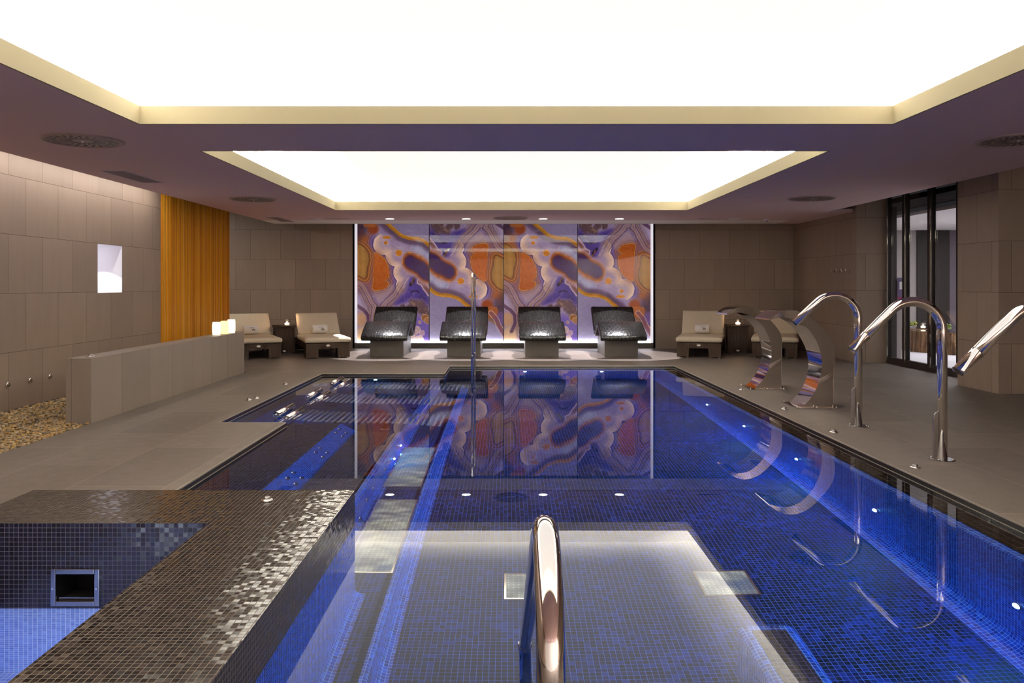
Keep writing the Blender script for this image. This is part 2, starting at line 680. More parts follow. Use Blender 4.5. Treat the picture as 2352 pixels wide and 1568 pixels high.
def fillet(pts, rad, n=14):
    """round the inner corners of a 3-D polyline"""
    pts = [Vector(p) for p in pts]
    out = [pts[0]]
    for i in range(1, len(pts) - 1):
        a, b, c = pts[i - 1], pts[i], pts[i + 1]
        r = rad[i - 1] if isinstance(rad, (list, tuple)) else rad
        u, v = (a - b).normalized(), (c - b).normalized()
        ang = u.angle(v)
        d = r / math.tan(ang / 2)
        ctr = b + (u + v).normalized() * (r / math.sin(ang / 2))
        p0, p1 = b + u * d, b + v * d
        e0, e1 = p0 - ctr, p1 - ctr
        tot = e0.angle(e1)
        for k in range(n + 1):
            t = k / n
            out.append(ctr + (e0 * math.sin((1 - t) * tot) + e1 * math.sin(t * tot)) / math.sin(tot))
    out.append(pts[-1])
    return out


def arc(cx, cz, r, a0, a1, n=6):
    return [(cx + r * math.cos(math.radians(a0 + (a1 - a0) * i / n)), cz + r * math.sin(math.radians(a0 + (a1 - a0) * i / n))) for i in range(n + 1)]


def S(o):
    return structure(o)


# ================================================================== THE ROOM
def XE(y):             # right deck edge of the pool, not quite square to the room
    return 2.62 + (12.61 - y) * 0.012
def XW(y):             # right pool wall below the ledge
    return 2.39 + (12.61 - y) * 0.0125
def skew(mb, x0=2.6, f=None):
    f = f or XE
    mb.v = [(f(p[1]) if abs(p[0] - x0) < 1e-6 else p[0], p[1], p[2]) for p in mb.v]
    return mb
def skew_all(mb, x0):
    mb.v = [(p[0] - x0 + XW(p[1]), p[1], p[2]) for p in mb.v]
    return mb
WZ = -0.035            # pool water level
PF = WZ - 1.25         # pool floor
# deck slabs, cut out around the pool and the whirlpool
m = MB()
for r in [(2.6, 6.30, -4.5, 16.3), (-0.91, 2.6, 12.61, 16.3), (-2.67, -0.91, 11.52, 16.3), (-3.82, -2.67, -4.5, 16.3),
          (-8.0, -3.82, 11.75, 16.3), (-2.67, -2.05, 4.353, 7.40), (-2.67, -2.58, -4.5, 4.353), (-2.58, 2.6, -4.5, 0.6),
          (-0.83, 2.6, 0.6, 1.8)]:
    m.box(r[0], r[1], r[2], r[3], -0.10, 0.0)
skew(m)
S(m.build('floor', M['floor'], shift=(-0.25 + 0.0, 0.35)))
# ceiling: floating slab with two light recesses
m = MB()
X0, X1 = -4.61, 5.30
R0, R1 = -2.78, 2.91
for r in [(X0, R0, -4.5, 15.0), (R1, X1, -4.5, 15.0), (R0, R1, -4.5, 0.3), (R0, R1, 6.05, 7.28), (R0, R1, 12.94, 15.0), (X1, 5.72, 13.28, 15.86)]:
    m.box(r[0], r[1], r[2], r[3], CEIL, CEIL + 0.05)
S(m.build('ceiling', M['ceil']))
S(MB().box(X0, X1, 15.0, 15.86, CEIL, CEIL + 0.05).build('trim_1', M['lit_band']))  # last stretch of ceiling, coloured pale to imitate light falling on it
S(MB().box(-8.2, 7.1, -4.7, 16.6, 3.05, 3.1).build('ceiling_slab', M['dark_void']))
# recess fascias, ledges and luminous membranes
for i, (x0, x1, y0, y1) in enumerate(REC):
    m = MB()
    t, e = 0.015, 0.20
    q = 0.002
    for a in [(x0 - t, x0 + q, y0 - t, y1 + t), (x1 - q, x1 + t, y0 - t, y1 + t), (x0 + q, x1 - q, y0 - t, y0 + q), (x0 + q, x1 - q, y1 - q, y1 + t)]:
        m.box(a[0], a[1], a[2], a[3], CEIL - 0.0005, FAS_TOP)
    S(m.build('trim_%d' % (i + 2), M['fascia']))
    m = MB()
    for a in [(x0 - e, x0 - t, y0 - e, y1 + e), (x1 + t, x1 + e, y0 - e, y1 + e), (x0 - t, x1 + t, y0 - e, y0 - t), (x0 - t, x1 + t, y1 + t, y1 + e)]:
        m.box(a[0], a[1], a[2], a[3], CEIL + 0.06, CEIL + 0.075)
    for a in [(x0 - e - t, x0 - e, y0 - e, y1 + e), (x1 + e, x1 + e + t, y0 - e, y1 + e), (x0 - e, x1 + e, y0 - e - t, y0 - e), (x0 - e, x1 + e, y1 + e, y1 + e + t)]:
        m.box(a[0], a[1], a[2], a[3], CEIL + 0.06, LUM_Z)
    S(m.build('trim_%d' % (i + 4), M['cove_white']))
    o = MB().box(x0 - e, x1 + e, y0 - e, y1 + e, LUM_Z, LUM_Z + 0.02).build('luminous_ceiling', M['lum'])
    tag(o, ['large glowing white ceiling panel nearest the camera, above the near half of the pool',
            'smaller glowing white ceiling panel above the far half of the pool'][i], 'light panel', 'luminous ceiling panels')
# walls
m = MB()      # left wall with a lit niche cut into it
NY0, NY1, NZ0, NZ1 = 9.87, 10.49, 1.177, 1.777
for a in [(-2.0, NY0 - .004, 0, 3.05), (NY1 + .004, 11.66, 0, 3.05), (NY0 - .004, NY1 + .004, 0, NZ0 - .004), (NY0 - .004, NY1 + .004, NZ1 + .004, 3.05)]:
    m.box(-5.25, -5.05, a[0] - (2.5 if a[0] < -1 else 0), a[1], a[2], a[3])
m.box(-5.25, -5.10, 11.66, 14.54, 0, 3.05)
S(m.build('wall_left', M['wall'], shift=(0.3, 0.015)))
m = MB()
m.box(-5.66, -5.65, NY0 - .02, NY1 + .02, NZ0 - .02, NZ1 + .02)
m.box(-5.65, -5.0505, NY0 - .004, NY0, NZ0, NZ1).box(-5.65, -5.0505, NY1, NY1 + .004, NZ0, NZ1)
m.box(-5.65, -5.0505, NY0 - .004, NY1 + .004, NZ0 - .004, NZ0).box(-5.65, -5.0505, NY0 - .004, NY1 + .004, NZ1, NZ1 + .004)
S(m.build('niche_lining_wall', M['niche']))
m = MB()
m.box(-8.0, -3.09, 16.06, 16.2, 0, 3.05).box(2.94, 5.9, 16.06, 16.2, 0, 3.05)
S(m.build('wall_back', M['wall'], shift=(-0.547, 0.015)))
m = MB()
m.box(-3.2, 3.05, 16.27, 16.35, 0, 3.05)
m.box(-3.11, -3.09, 16.06, 16.27, 0, 3.05).box(2.94, 2.96, 16.06, 16.27, 0, 3.05)
S(m.build('mural_recess_wall', M['room_light']))
S(MB().box(-3.09, 2.94, 16.16, 16.27, 0.0, 0.105).build('baseboard_back', M['plinth']))
m = MB()      # right wall with hooks, its return, and the pier
m.box(5.73, 6.30, 13.16, 16.2, 0, 3.05)
m.box(5.73, 6.30, 9.35, 10.2, 0, 3.05).box(6.15, 6.9, 9.35, 9.5, 0, 3.05)
m.box(6.9, 7.0, -4.5, 9.5, 0, 3.05)
S(m.build('wall_right', M['wall'], shift=(0.12, 0.015)))
m = MB()
m.box(-8.1, -8.0, 11.6, 16.3, 0, 3.05).box(-8.0, -5.25, 11.6, 11.7, 0, 3.05)
S(m.build('wall_passage', M['wall']))
S(MB().box(-5.25, 7.0, -4.6, -4.5, 0, 3.05).build('added_near_wall', M['added_pale']))  # unseen near wall, made pale to throw light back into the room
for x_, w_ in ((-3.6, 80), (-1.2, 90), (1.2, 120), (3.6, 260), (5.6, 260)):      # added unseen lamps behind the camera, brightening the room and chrome
    area('added_fill_light', (x_, -3.5, CEIL - .01), (math.radians(-32), 0, 0), .5, .3, w_, (1, .94, .92))
S(MB().box(6.3, 7.0, -4.5, 9.5, -0.1, 0).build('floor_right', M['floor'], shift=(-0.25, 0.35)))

# timber slat panel on the left wall
t = thing('slat_wall_panel', 'tall orange timber slat panel on left wall between stone tiles and loungers', 'wall panel', (-5.05, 0, 0))
m = MB()
m.box(-0.05, -0.028, 11.67, 14.54, 0, 3.0)
m.build('backing_board', plain('slat_backing', (136, 74, 10), 0.7), t)
m = MB()
y = 11.67
rs = random.Random(3)
while y < 14.52:
    wd = rs.choice([0.016, 0.022, 0.03])
    m.box(-0.03, rs.choice([-0.004, 0.004, 0.014]), y, min(y + wd, 14.54), 0, 3.0)
    y += wd + rs.choice([0.007, 0.010, 0.014])
m.build('slats', M['slats'], t)

# low stone wall with gravel behind it
m = MB().box(-4.07, -3.84, 7.38, 11.68, -0.1, 0.593)
o = m.build('low_wall', M['lowwall'], shift=(-7.38 + .6, 0.6))
S(o)
o['label'] = 'long low grey stone wall between gravel bed and deck'

# gravel: one uncountable mass of pebbles
def gravel():
    rng = np.random.default_rng(5)
    t = (1 + 5 ** 0.5) / 2
    iv = np.array([(-1, t, 0), (1, t, 0), (-1, -t, 0), (1, -t, 0), (0, -1, t), (0, 1, t), (0, -1, -t), (0, 1, -t), (t, 0, -1), (t, 0, 1), (-t, 0, -1), (-t, 0, 1)], float)
    iv /= np.linalg.norm(iv[0])
    fi = [(0, 11, 5), (0, 5, 1), (0, 1, 7), (0, 7, 10), (0, 10, 11), (1, 5, 9), (5, 11, 4), (11, 10, 2), (10, 7, 6), (7, 1, 8), (3, 9, 4), (3, 4, 2), (3, 2, 6), (3, 6, 8), (3, 8, 9), (4, 9, 5), (2, 4, 11), (6, 2, 10), (8, 6, 7), (9, 8, 1)]
    # one subdivision
    v = [tuple(p) for p in iv]
    cache, f2 = {}, []
    def mid(a, b):
        k = (min(a, b), max(a, b))
        if k not in cache:
            p = (np.array(v[a]) + np.array(v[b])) / 2
            v.append(tuple(p / np.linalg.norm(p)))
            cache[k] = len(v) - 1
        return cache[k]
    for a, b, c in fi:
        ab, bc, ca = mid(a, b), mid(b, c), mid(c, a)
        f2 += [(a, ab, ca), (b, bc, ab), (c, ca, bc), (ab, bc, ca)]
    sv, sf = np.array(v), np.array(f2)
    P = []
    for (y0, y1, step) in [(5.2, 9.6, 0.021), (9.6, 11.7, 0.034)]:
        xs = np.arange(-5.03, -3.84, step)
        ys = np.arange(y0, y1, step)
        gx, gy = np.meshgrid(xs, ys)
        gx = gx.ravel() + rng.uniform(-.4, .4, gx.size) * step
        gy = gy.ravel() + rng.uniform(-.4, .4, gy.size) * step
        P.append(np.stack([gx, gy, np.full(gx.size, step)], 1))
    P = np.concatenate(P)
    keep = ~((P[:, 0] > -4.09) & (P[:, 1] > 7.36)) & (P[:, 0] < -3.845)
    P = P[keep]
    n = len(P)
    sc = P[:, 2:3] * rng.uniform(0.45, 0.85, (n, 1)) * np.stack([rng.uniform(.8, 1.35, n), rng.uniform(.8, 1.35, n), rng.uniform(.45, .8, n)], 1)
    a = rng.uniform(0, 6.28, n)
    tl = rng.uniform(-.5, .5, n)
    V = sv[None] * sc[:, None, :]
    ca, sa, ct, st = np.cos(a)[:, None], np.sin(a)[:, None], np.cos(tl)[:, None], np.sin(tl)[:, None]
    x, y, z = V[..., 0], V[..., 1], V[..., 2]
    x, z = x * ct - z * st, x * st + z * ct
    x, y = x * ca - y * sa, x * sa + y * ca
    V = np.stack([x + P[:, 0:1], y + P[:, 1:2], z + rng.uniform(-0.022, 0.0, n)[:, None]], -1).reshape(-1, 3)
    Fc = (sf[None] + (np.arange(n) * len(sv))[:, None, None]).reshape(-1, 3)
    me = bpy.data.meshes.new('gravel_bed')
    me.vertices.add(len(V))
    me.vertices.foreach_set('co', V.astype(np.float32).ravel())
    me.loops.add(Fc.size)
    me.loops.foreach_set('vertex_index', Fc.astype(np.int32).ravel())
    me.polygons.add(len(Fc))
    me.polygons.foreach_set('loop_start', np.arange(0, Fc.size, 3, dtype=np.int32))
    me.polygons.foreach_set('loop_total', np.full(len(Fc), 3, dtype=np.int32))
    me.polygons.foreach_set('use_smooth', np.ones(len(Fc), dtype=bool))
    me.update(calc_edges=True)
    me.materials.append(M['gravel'])
    o = bpy.data.objects.new('gravel_bed', me)
    COL.objects.link(o)
    return o
tag(gravel(), 'bed of tan river gravel between left wall and low stone wall', 'gravel', kind='stuff')
S(MB().box(-5.05, -3.82, -4.5, 11.75, -0.1, -0.03).build('floor_gravel_tray', plain('gravel_soil', (70, 56, 40), 0.9)))

# ================================================================== POOL BASIN
def cove(x, side, ztop, zb, rt=0.03, rb=0.12):
    """profile of a wall at x facing side (+1: +x): bullnose at the top, cove at the foot"""
    p = [(x - side * (rt + .04), ztop)] + [(x - side * rt + side * rt * math.sin(a), ztop - rt + rt * math.cos(a)) for a in [i * math.pi / 10 for i in range(6)]]
    q = [(x + side * rb - side * rb * math.cos(a), zb + rb - rb * math.sin(a)) for a in [i * math.pi / 16 for i in range(9)]]
    return p + q

LEDGE = WZ - 0.12
# right side
m = MB().strip([(2.6, -0.03), (2.6, LEDGE), (2.53, LEDGE)], 1.8, 12.61)
m.v = [(XE(p[1]) if p[0] > 2.59 else XW(p[1]) + .06, p[1], p[2]) for p in m.v]
S(m.build('pool_ledge_wall_right', M['mos_dark']))
S(skew_all(MB().strip(cove(2.5, -1, LEDGE, PF), 1.8, 12.61, True), 2.5).build('pool_wall_right', M['mos_blue']))
# floor
S(skew(MB().rect(-0.60, 2.38, 1.8, 12.61, PF), 2.38, lambda y: XW(y) - .12).build('pool_floor', M['mos_floor']))
# far and near ends
m = MB().quad((-0.91, 12.61, LEDGE), (2.6, 12.61, LEDGE), (2.6, 12.61, PF), (-0.91, 12.61, PF))
m.quad((-0.83, 1.8, PF), (2.6, 1.8, PF), (2.6, 1.8, LEDGE), (-0.83, 1.8, LEDGE))
m.quad((-0.91, 11.52, LEDGE), (-0.91, 12.61, LEDGE), (-0.91, 12.61, PF), (-0.91, 11.52, PF))
skew(m)
S(m.build('pool_wall_ends', M['mos_blue']))
m = MB().quad((-0.91, 12.61, -.03), (2.6, 12.61, -.03), (2.6, 12.61, LEDGE), (-0.91, 12.61, LEDGE))
m.quad((-0.83, 1.8, LEDGE), (2.6, 1.8, LEDGE), (2.6, 1.8, -.03), (-0.83, 1.8, -.03))
m.quad((-0.91, 11.52, -.03), (-0.91, 12.61, -.03), (-0.91, 12.61, LEDGE), (-0.91, 11.52, LEDGE))
BAYZ = WZ - 0.66
SEATZ = WZ - 0.50
PLATZ = WZ - 1.0
m.quad((-2.67, 11.52, -.03), (-0.91, 11.52, -.03), (-0.91, 11.52, PF), (-2.67, 11.52, BAYZ - .1))
m.quad((-2.67, 7.4, -.03), (-2.67, 11.52, -.03), (-2.67, 11.52, BAYZ), (-2.67, 7.4, BAYZ))
m.quad((-2.67, 7.4, -.03), (-2.05, 7.4, -.03), (-2.05, 7.4, BAYZ), (-2.67, 7.4, BAYZ))
m.quad((-2.05, 4.353, -.03), (-2.05, 7.69, -.03), (-2.05, 7.69, BAYZ), (-2.05, 4.353, BAYZ))
skew(m)
S(m.build('pool_wall_left', M['mos_dark']))
# left side: shelf, sloping jet backrest, seat, jet riser, platform, step
SH = WZ - 0.12
m = MB().rect(-2.05, -1.60, 4.35, 7.69, SH)
m.rect(-1.47, -1.05, 4.35, 7.69, SEATZ)
m.quad((-2.05, 7.69, SH), (-1.60, 7.69, SH), (-1.45, 7.69, SEATZ), (-1.05, 7.69, SEATZ), (-1.02, 7.69, BAYZ), (-2.05, 7.69, BAYZ))
S(m.build('pool_bench_floor', M['mos_shaded']))
S(MB().rect(-2.67, -1.05, 7.4, 11.52, BAYZ).build('pool_bay_floor', M['mos_floor']))
S(MB().strip([(-1.60, SH), (-1.45, SEATZ)], 4.35, 7.69).build('pool_backrest_wall', M['mos_blue']))
S(MB().strip(cove(-1.0, 1, SEATZ, PLATZ, .03, .06), 4.35, 7.69, True).strip(cove(-1.0, 1, BAYZ, PLATZ, .03, .06), 7.69, 11.52, True)
  .build('pool_riser_wall', M['mos_blue']))
S(MB().rect(-0.96, -0.66, 1.8, 11.52, PLATZ).rect(-0.91, -0.66, 11.52, 12.61, PLATZ).build('pool_platform_floor', M['mos_floor']))
S(MB().strip(cove(-0.62, 1, PLATZ, PF, .035, .06), 1.8, 12.61, True).build('pool_step_trim', M['mos_blue']))

# water: one plane over the whole pool
m = MB()
for r in [(-0.83, 2.6, 1.8, 4.353), (-2.05, 2.6, 4.353, 7.40), (-2.67, 2.6, 7.40, 11.52), (-0.91, 2.6, 11.52, 12.61)]:
    m.rect(*r, WZ)
skew(m)
tag(m.build('pool_water', M['water']), 'still clear water filling the blue mosaic pool', 'water', kind='stuff')

# overflow edge around the pool: bright deck trim, black gutter, thin lip at the water line
runs = [((XE(1.8), 1.8), (XE(12.61), 12.61)), ((XE(12.61), 12.61), (-0.91, 12.61)), ((-0.91, 12.61), (-0.91, 11.52)), ((-0.91, 11.52), (-2.67, 11.52)),
        ((-2.67, 11.52), (-2.67, 7.40)), ((-2.67, 7.40), (-2.05, 7.40)), ((-2.05, 7.40), (-2.05, 4.358))]
ta, tb, tc = MB(), MB(), MB()
for a, b in runs:
    ax, ay, bx, by = a[0], a[1], b[0], b[1]
    d = Vector((bx - ax, by - ay, 0)).normalized()
    nn = Vector((-d.y, d.x, 0))      # towards the water for this winding
    def slab(mb, off0, off1, z0, z1):
        p = [Vector((ax, ay, 0)) + nn * off0 - d * .0, Vector((bx, by, 0)) + nn * off0, Vector((bx, by, 0)) + nn * off1, Vector((ax, ay, 0)) + nn * off1]
        vs_ = [(q.x, q.y, z0) for q in p] + [(q.x, q.y, z1) for q in p]
        mb.add(vs_, [(0, 3, 2, 1), (4, 5, 6, 7), (0, 1, 5, 4), (1, 2, 6, 5), (2, 3, 7, 6), (3, 0, 4, 7)])
    slab(ta, -0.006, 0.004, -0.005, 0.002)
    slab(tb, -0.004, 0.012, -0.05, -0.005)
    slab(tc, 0.012, 0.016, -0.036, -0.0335)
t = thing('pool_overflow_edge', 'black overflow gutter with thin steel trim running around the pool edge', 'pool edge')
ta.build('deck_trim', M['trim'], t)
tb.build('gutter', M['gutter'], t)
tc.build('water_lip', M['trim'], t)

# whirlpool: raised tiled rim with its own lower water
RZ = 0.154
JW = -0.245
m = MB()
JX0, JX1, JY0, JY1 = -2.58, -0.83, 0.6, 4.353
IX0, IX1, IY0, IY1 = -2.40, -1.40, 1.0, 3.747
for r in [(JX0, IX0, JY0, JY1), (IX1, JX1, JY0, JY1), (IX0, IX1, JY0, IY0), (IX0, IX1, IY1, JY1)]:
    m.rect(*r, RZ)
zb = WZ - 0.012
m.quad((JX1, JY0, zb), (JX1, JY1, zb), (JX1, JY1, RZ), (JX1, JY0, RZ))
m.quad((JX1, JY1, zb), (JX0, JY1, zb), (JX0, JY1, RZ), (JX1, JY1, RZ))
m.quad((JX0, JY1, -.1), (JX0, JY0, -.1), (JX0, JY0, RZ), (JX0, JY1, RZ))
m.quad((JX0, JY0, -.1), (JX1, JY0, -.1), (JX1, JY0, RZ), (JX0, JY0, RZ))
o = m.build('whirlpool_rim', M['mos_dark'])
tag(o, 'raised dark mosaic rim of the whirlpool at bottom left', 'whirlpool rim')
m = MB()
m.quad((JX1, 1.8, PLATZ), (JX1, JY1, PLATZ), (JX1, JY1, zb), (JX1, 1.8, zb))
m.quad((JX1, JY1, PLATZ), (-2.05, JY1, PLATZ), (-2.05, JY1, zb), (JX1, JY1, zb))
S(m.build('whirlpool_pool_side_wall', M['mos_blue']))
S(MB().strip(cove(-0.83, 1, PLATZ + .14, PLATZ, .01, .06)[-9:], 1.8, JY1, True).build('whirlpool_cove_trim', M['mos_blue']))
m = MB()
SKX0, SKX1, SKZ0, SKZ1 = -2.12, -1.918, -0.22, -0.068      # opening for the skimmer
zlo = JW + 0.0
def inner(mb, z0, z1, hole=None):
    if hole:
        hx0, hx1, hz0, hz1 = hole
        for (a, b, c, d) in [(IX0, hx0, z0, z1), (hx1, IX1, z0, z1), (hx0, hx1, z0, hz0), (hx0, hx1, hz1, z1)]:
            mb.quad((a, IY1, c), (b, IY1, c), (b, IY1, d), (a, IY1, d))
    else:
        mb.quad((IX0, IY1, z0), (IX1, IY1, z0), (IX1, IY1, z1), (IX0, IY1, z1))
    mb.quad((IX1, IY1, z0), (IX1, IY0, z0), (IX1, IY0, z1), (IX1, IY1, z1))
    mb.quad((IX0, IY0, z0), (IX0, IY1, z0), (IX0, IY1, z1), (IX0, IY0, z1))
    mb.quad((IX0, IY0, z0), (IX1, IY0, z0), (IX1, IY0, z1), (IX0, IY0, z1))
inner(m, JW, RZ, (SKX0, SKX1, SKZ0, SKZ1))
S(m.build('whirlpool_inner_wall', M['mos_spa']))
m = MB()
inner(m, -1.0, JW)
m.rect(IX0, IX1, IY0, IY1, -1.0)
S(m.build('whirlpool_basin_floor', M['mos_spa_in']))
tag(MB().rect(IX0, IX1, IY0, IY1, JW).build('whirlpool_water', M['water']), 'pale blue lit water inside the whirlpool', 'water', kind='stuff')
lamp('whirlpool_light', 'POINT', (-1.55, 2.9, -0.62), 6.5, (0.80, 0.90, 1.0), 0.08)
lamp('whirlpool_light', 'POINT', (-2.2, 2.0, -0.7), 6.5, (0.80, 0.90, 1.0), 0.08)

# skimmer in the whirlpool wall
t = thing('skimmer_inlet', 'square steel skimmer opening in the blue mosaic of the whirlpool wall', 'skimmer', (-2.019, IY1, -0.144))
m = MB()
W_, H_ = 0.114, 0.087
for a in [(-W_, -W_ + .024, -H_, H_), (W_ - .024, W_, -H_, H_), (-W_ + .024, W_ - .024, H_ - .024, H_), (-W_ + .024, W_ - .024, -H_, -H_ + .024)]:
    m.box(a[0], a[1], -0.012, 0.004, a[2], a[3])
m.build('frame', M['satin'], t, bevel=0.003)
m = MB()
m.box(-.10, .10, .2, .21, -.076, .076).box(-.101, -.1, 0.005, .2, -.076, .076).box(.1, .101, 0.005, .2, -.076, .076)
m.box(-.1, .1, 0.005, .2, -.077, -.076).box(-.1, .1, .005, .2, .076, .077)
m.build('throat', M['black'], t)
MB().box(-.086, .086, 0.01, 0.02, -.062, -.052).build('weir_flap', M['satin'], t)
for sx in (-1, 1):
    MB().lathe([(0.005, -.016), (0.005, -.012)], (sx * .102, 0, -.004), 12, False, 'y').build('screw', M['chrome'], t)

# submerged block at lower right
o = MB().prism([(1.09, PF), (1.09, WZ - .86)] + arc(1.14, WZ - .85, .05, 180, 90, 5) + arc(1.31, WZ - .85, .05, 90, 0, 5) + [(1.36, PF)], 1.9, 3.80).build('underwater_step', M['mos_blue'])
tag(o, 'submerged mosaic block with rounded top near the bottom right corner of the pool', 'pool step')
o = MB().rect(1.145, 1.305, 1.92, 3.76, WZ - .7985).build('shaded_tread', M['mos_shaded'], bpy.data.objects['underwater_step'])  # darker tiles paint in the unlit top of the block
# stairs at the far end
m = MB()
for k in range(4):
    m.box(-0.90, -0.10, 12.60 - 0.26 * (k + 1), 12.60 - 0.26 * k, PF, WZ - 0.14 - 0.22 * k)
o = m.build('pool_stairs', M['mos_shaded'])
tag(o, 'submerged mosaic stairs in the far left alcove of the pool', 'stairs')
for k in range(4):
    m = MB()
    m.box(-0.55, -0.12, 12.60 - 0.26 * (k + 1) - .004, 12.60 - 0.26 * (k + 1) + .022, WZ - 0.14 - 0.22 * k - .02, WZ - 0.137 - 0.22 * k)
    m.build('nosing', M['satin'], o)
# ================================================================== POOL FITTINGS
PB = (0.16, 0.40, 1.0)
def pool_lamp(loc, axis, label, watts=POOL_W):
    """small round lamp in a pool wall; axis = (dx, dy) pointing into the water"""
    t = thing('pool_lamp', label, 'pool light', loc, math.atan2(axis[1], axis[0]), 'underwater pool lamps')
    MB().lathe([(0.034, -0.01), (0.034, 0.006), (0.026, 0.009)], (0, 0, 0), 20, False, 'x').build('rim', M['chrome'], t)
    MB().lathe([(0.024, 0.0092), (0.021, 0.015), (0.012, 0.020), (0.003, 0.0215)], (0, 0, 0), 20, True, 'x').build('lens', pool_glow(watts), t)
    return t

zl = WZ - 0.78
for y_, n_ in [(9.70, 'farthest underwater lamp in the right pool wall'), (8.24, 'second underwater lamp from the far end in the right pool wall'),
               (6.80, 'third underwater lamp from the far end in the right pool wall'), (5.39, 'fourth underwater lamp in the right pool wall, nearest the cannon pipes'),
               (3.92, 'nearest underwater lamp in the right pool wall, at the picture edge')]:
    pool_lamp((XW(y_), y_, zl - (0.1 if y_ > 9 else 0)), (-1, 0), n_)
pool_lamp((0.27, 12.61, WZ - .45), (0, -1), 'left underwater lamp in the far pool wall', 14)
pool_lamp((1.48, 12.61, WZ - .45), (0, -1), 'right underwater lamp in the far pool wall', 14)
pool_lamp((-1.9, 11.52, WZ - .42), (0, -1), 'underwater lamp in the far wall behind the tubular steel beds', 22)
pool_lamp((-2.45, 7.40, WZ - .30), (0, 1), 'underwater lamp below the deck corner beside the nearest steel bed', 40)
pool_lamp((-1.0, 7.40, WZ - .82), (1, 0), 'farther underwater lamp in the riser beside the bubble plates', 7)
pool_lamp((-1.0, 6.98, WZ - .90), (1, 0), 'nearer underwater lamp in the riser beside the bubble plates', 7)

def jet(loc, label, ry, r=0.032):
    t = thing('water_jet', label, 'jet', loc, 0, 'massage jets in the pool benches')
    t.rotation_euler = (0, ry, 0)
    MB().lathe([(r, -.004), (r, .004), (r * .8, .010), (r * .55, .010)], (0, 0, 0), 16, True, 'x', cap=False).build('ring', M['chrome'], t)
    MB().lathe([(r * .55, .004), (r * .3, .008), (.002, .009)], (0, 0, 0), 12, True, 'x').build('eyeball', M['satin'], t)
    return t
ang = math.atan2(0.15, 0.38)
cl = [('farthest', [(-1.569, 7.476, -.227), (-1.563, 7.305, -.242), (-1.505, 7.467, -.392), (-1.504, 7.30, -.394)]),
      ('middle', [(-1.556, 6.65, -.26), (-1.552, 6.489, -.269), (-1.494, 6.635, -.42), (-1.494, 6.484, -.42)]),
      ('nearest', [(-1.551, 5.811, -.272), (-1.552, 5.651, -.271), (-1.493, 5.811, -.42), (-1.495, 5.649, -.42)])]
for nm, pts in cl:
    for (x, y, z), q in zip(pts, ['upper far', 'upper near', 'lower far', 'lower near']):
        z2 = z
        x2 = -1.60 + 0.15 * ((SH - z2) / (SH - SEATZ))
        jet((x2, y, z2), '%s jet of the %s cluster on the blue sloping backrest' % (q, nm), -ang)
for y, z, q in [(7.32, -.83, 'farthest small jet'), (7.05, -.95, 'second small jet from the far end'), (6.77, -.80, 'third small jet from the far end'),
                (6.49, -.80, 'fourth small jet from the far end'), (5.95, -.81, 'fifth small jet from the far end'), (5.67, -.81, 'sixth small jet from the far end'),
                (5.42, -.97, 'nearest and largest jet')]:
    jet((-1.0, y, z), q + ' in the blue riser below the bench seat', 0, 0.05 if 'largest' in q else 0.028)

for (x0, x1, y0, y1, z, lb) in [(-.97, -.67, 6.22, 7.50, PLATZ, 'far wide steel bubble plate on the submerged platform at left'),
                                (-.955, -.66, 4.60, 5.90, PLATZ, 'near wide steel bubble plate on the submerged platform at left'),
                                (-.02, .30, 4.53, 4.85, PF, 'square steel floor grate behind the foreground handrail'),
                                (1.12, 1.44, 4.54, 4.86, PF, 'square steel floor grate at right, beyond the submerged block')]:
    t = thing('bubble_plate', lb, 'air plate', ((x0 + x1) / 2, (y0 + y1) / 2, z), 0, 'steel plates on the pool bottom')
    hx, hy = (x1 - x0) / 2, (y1 - y0) / 2
    MB().box(-hx + .012, hx - .012, -hy + .012, hy - .012, 0.002, 0.016).build('perforated_sheet', M['plate'], t)
    m = MB()
    for a in [(-hx, hx, -hy, -hy + .012), (-hx, hx, hy - .012, hy), (-hx, -hx + .012, -hy + .012, hy - .012), (hx - .012, hx, -hy + .012, hy - .012)]:
        m.box(a[0], a[1], a[2], a[3], 0.0, 0.02)
    m.build('rim', M['chrome'], t)

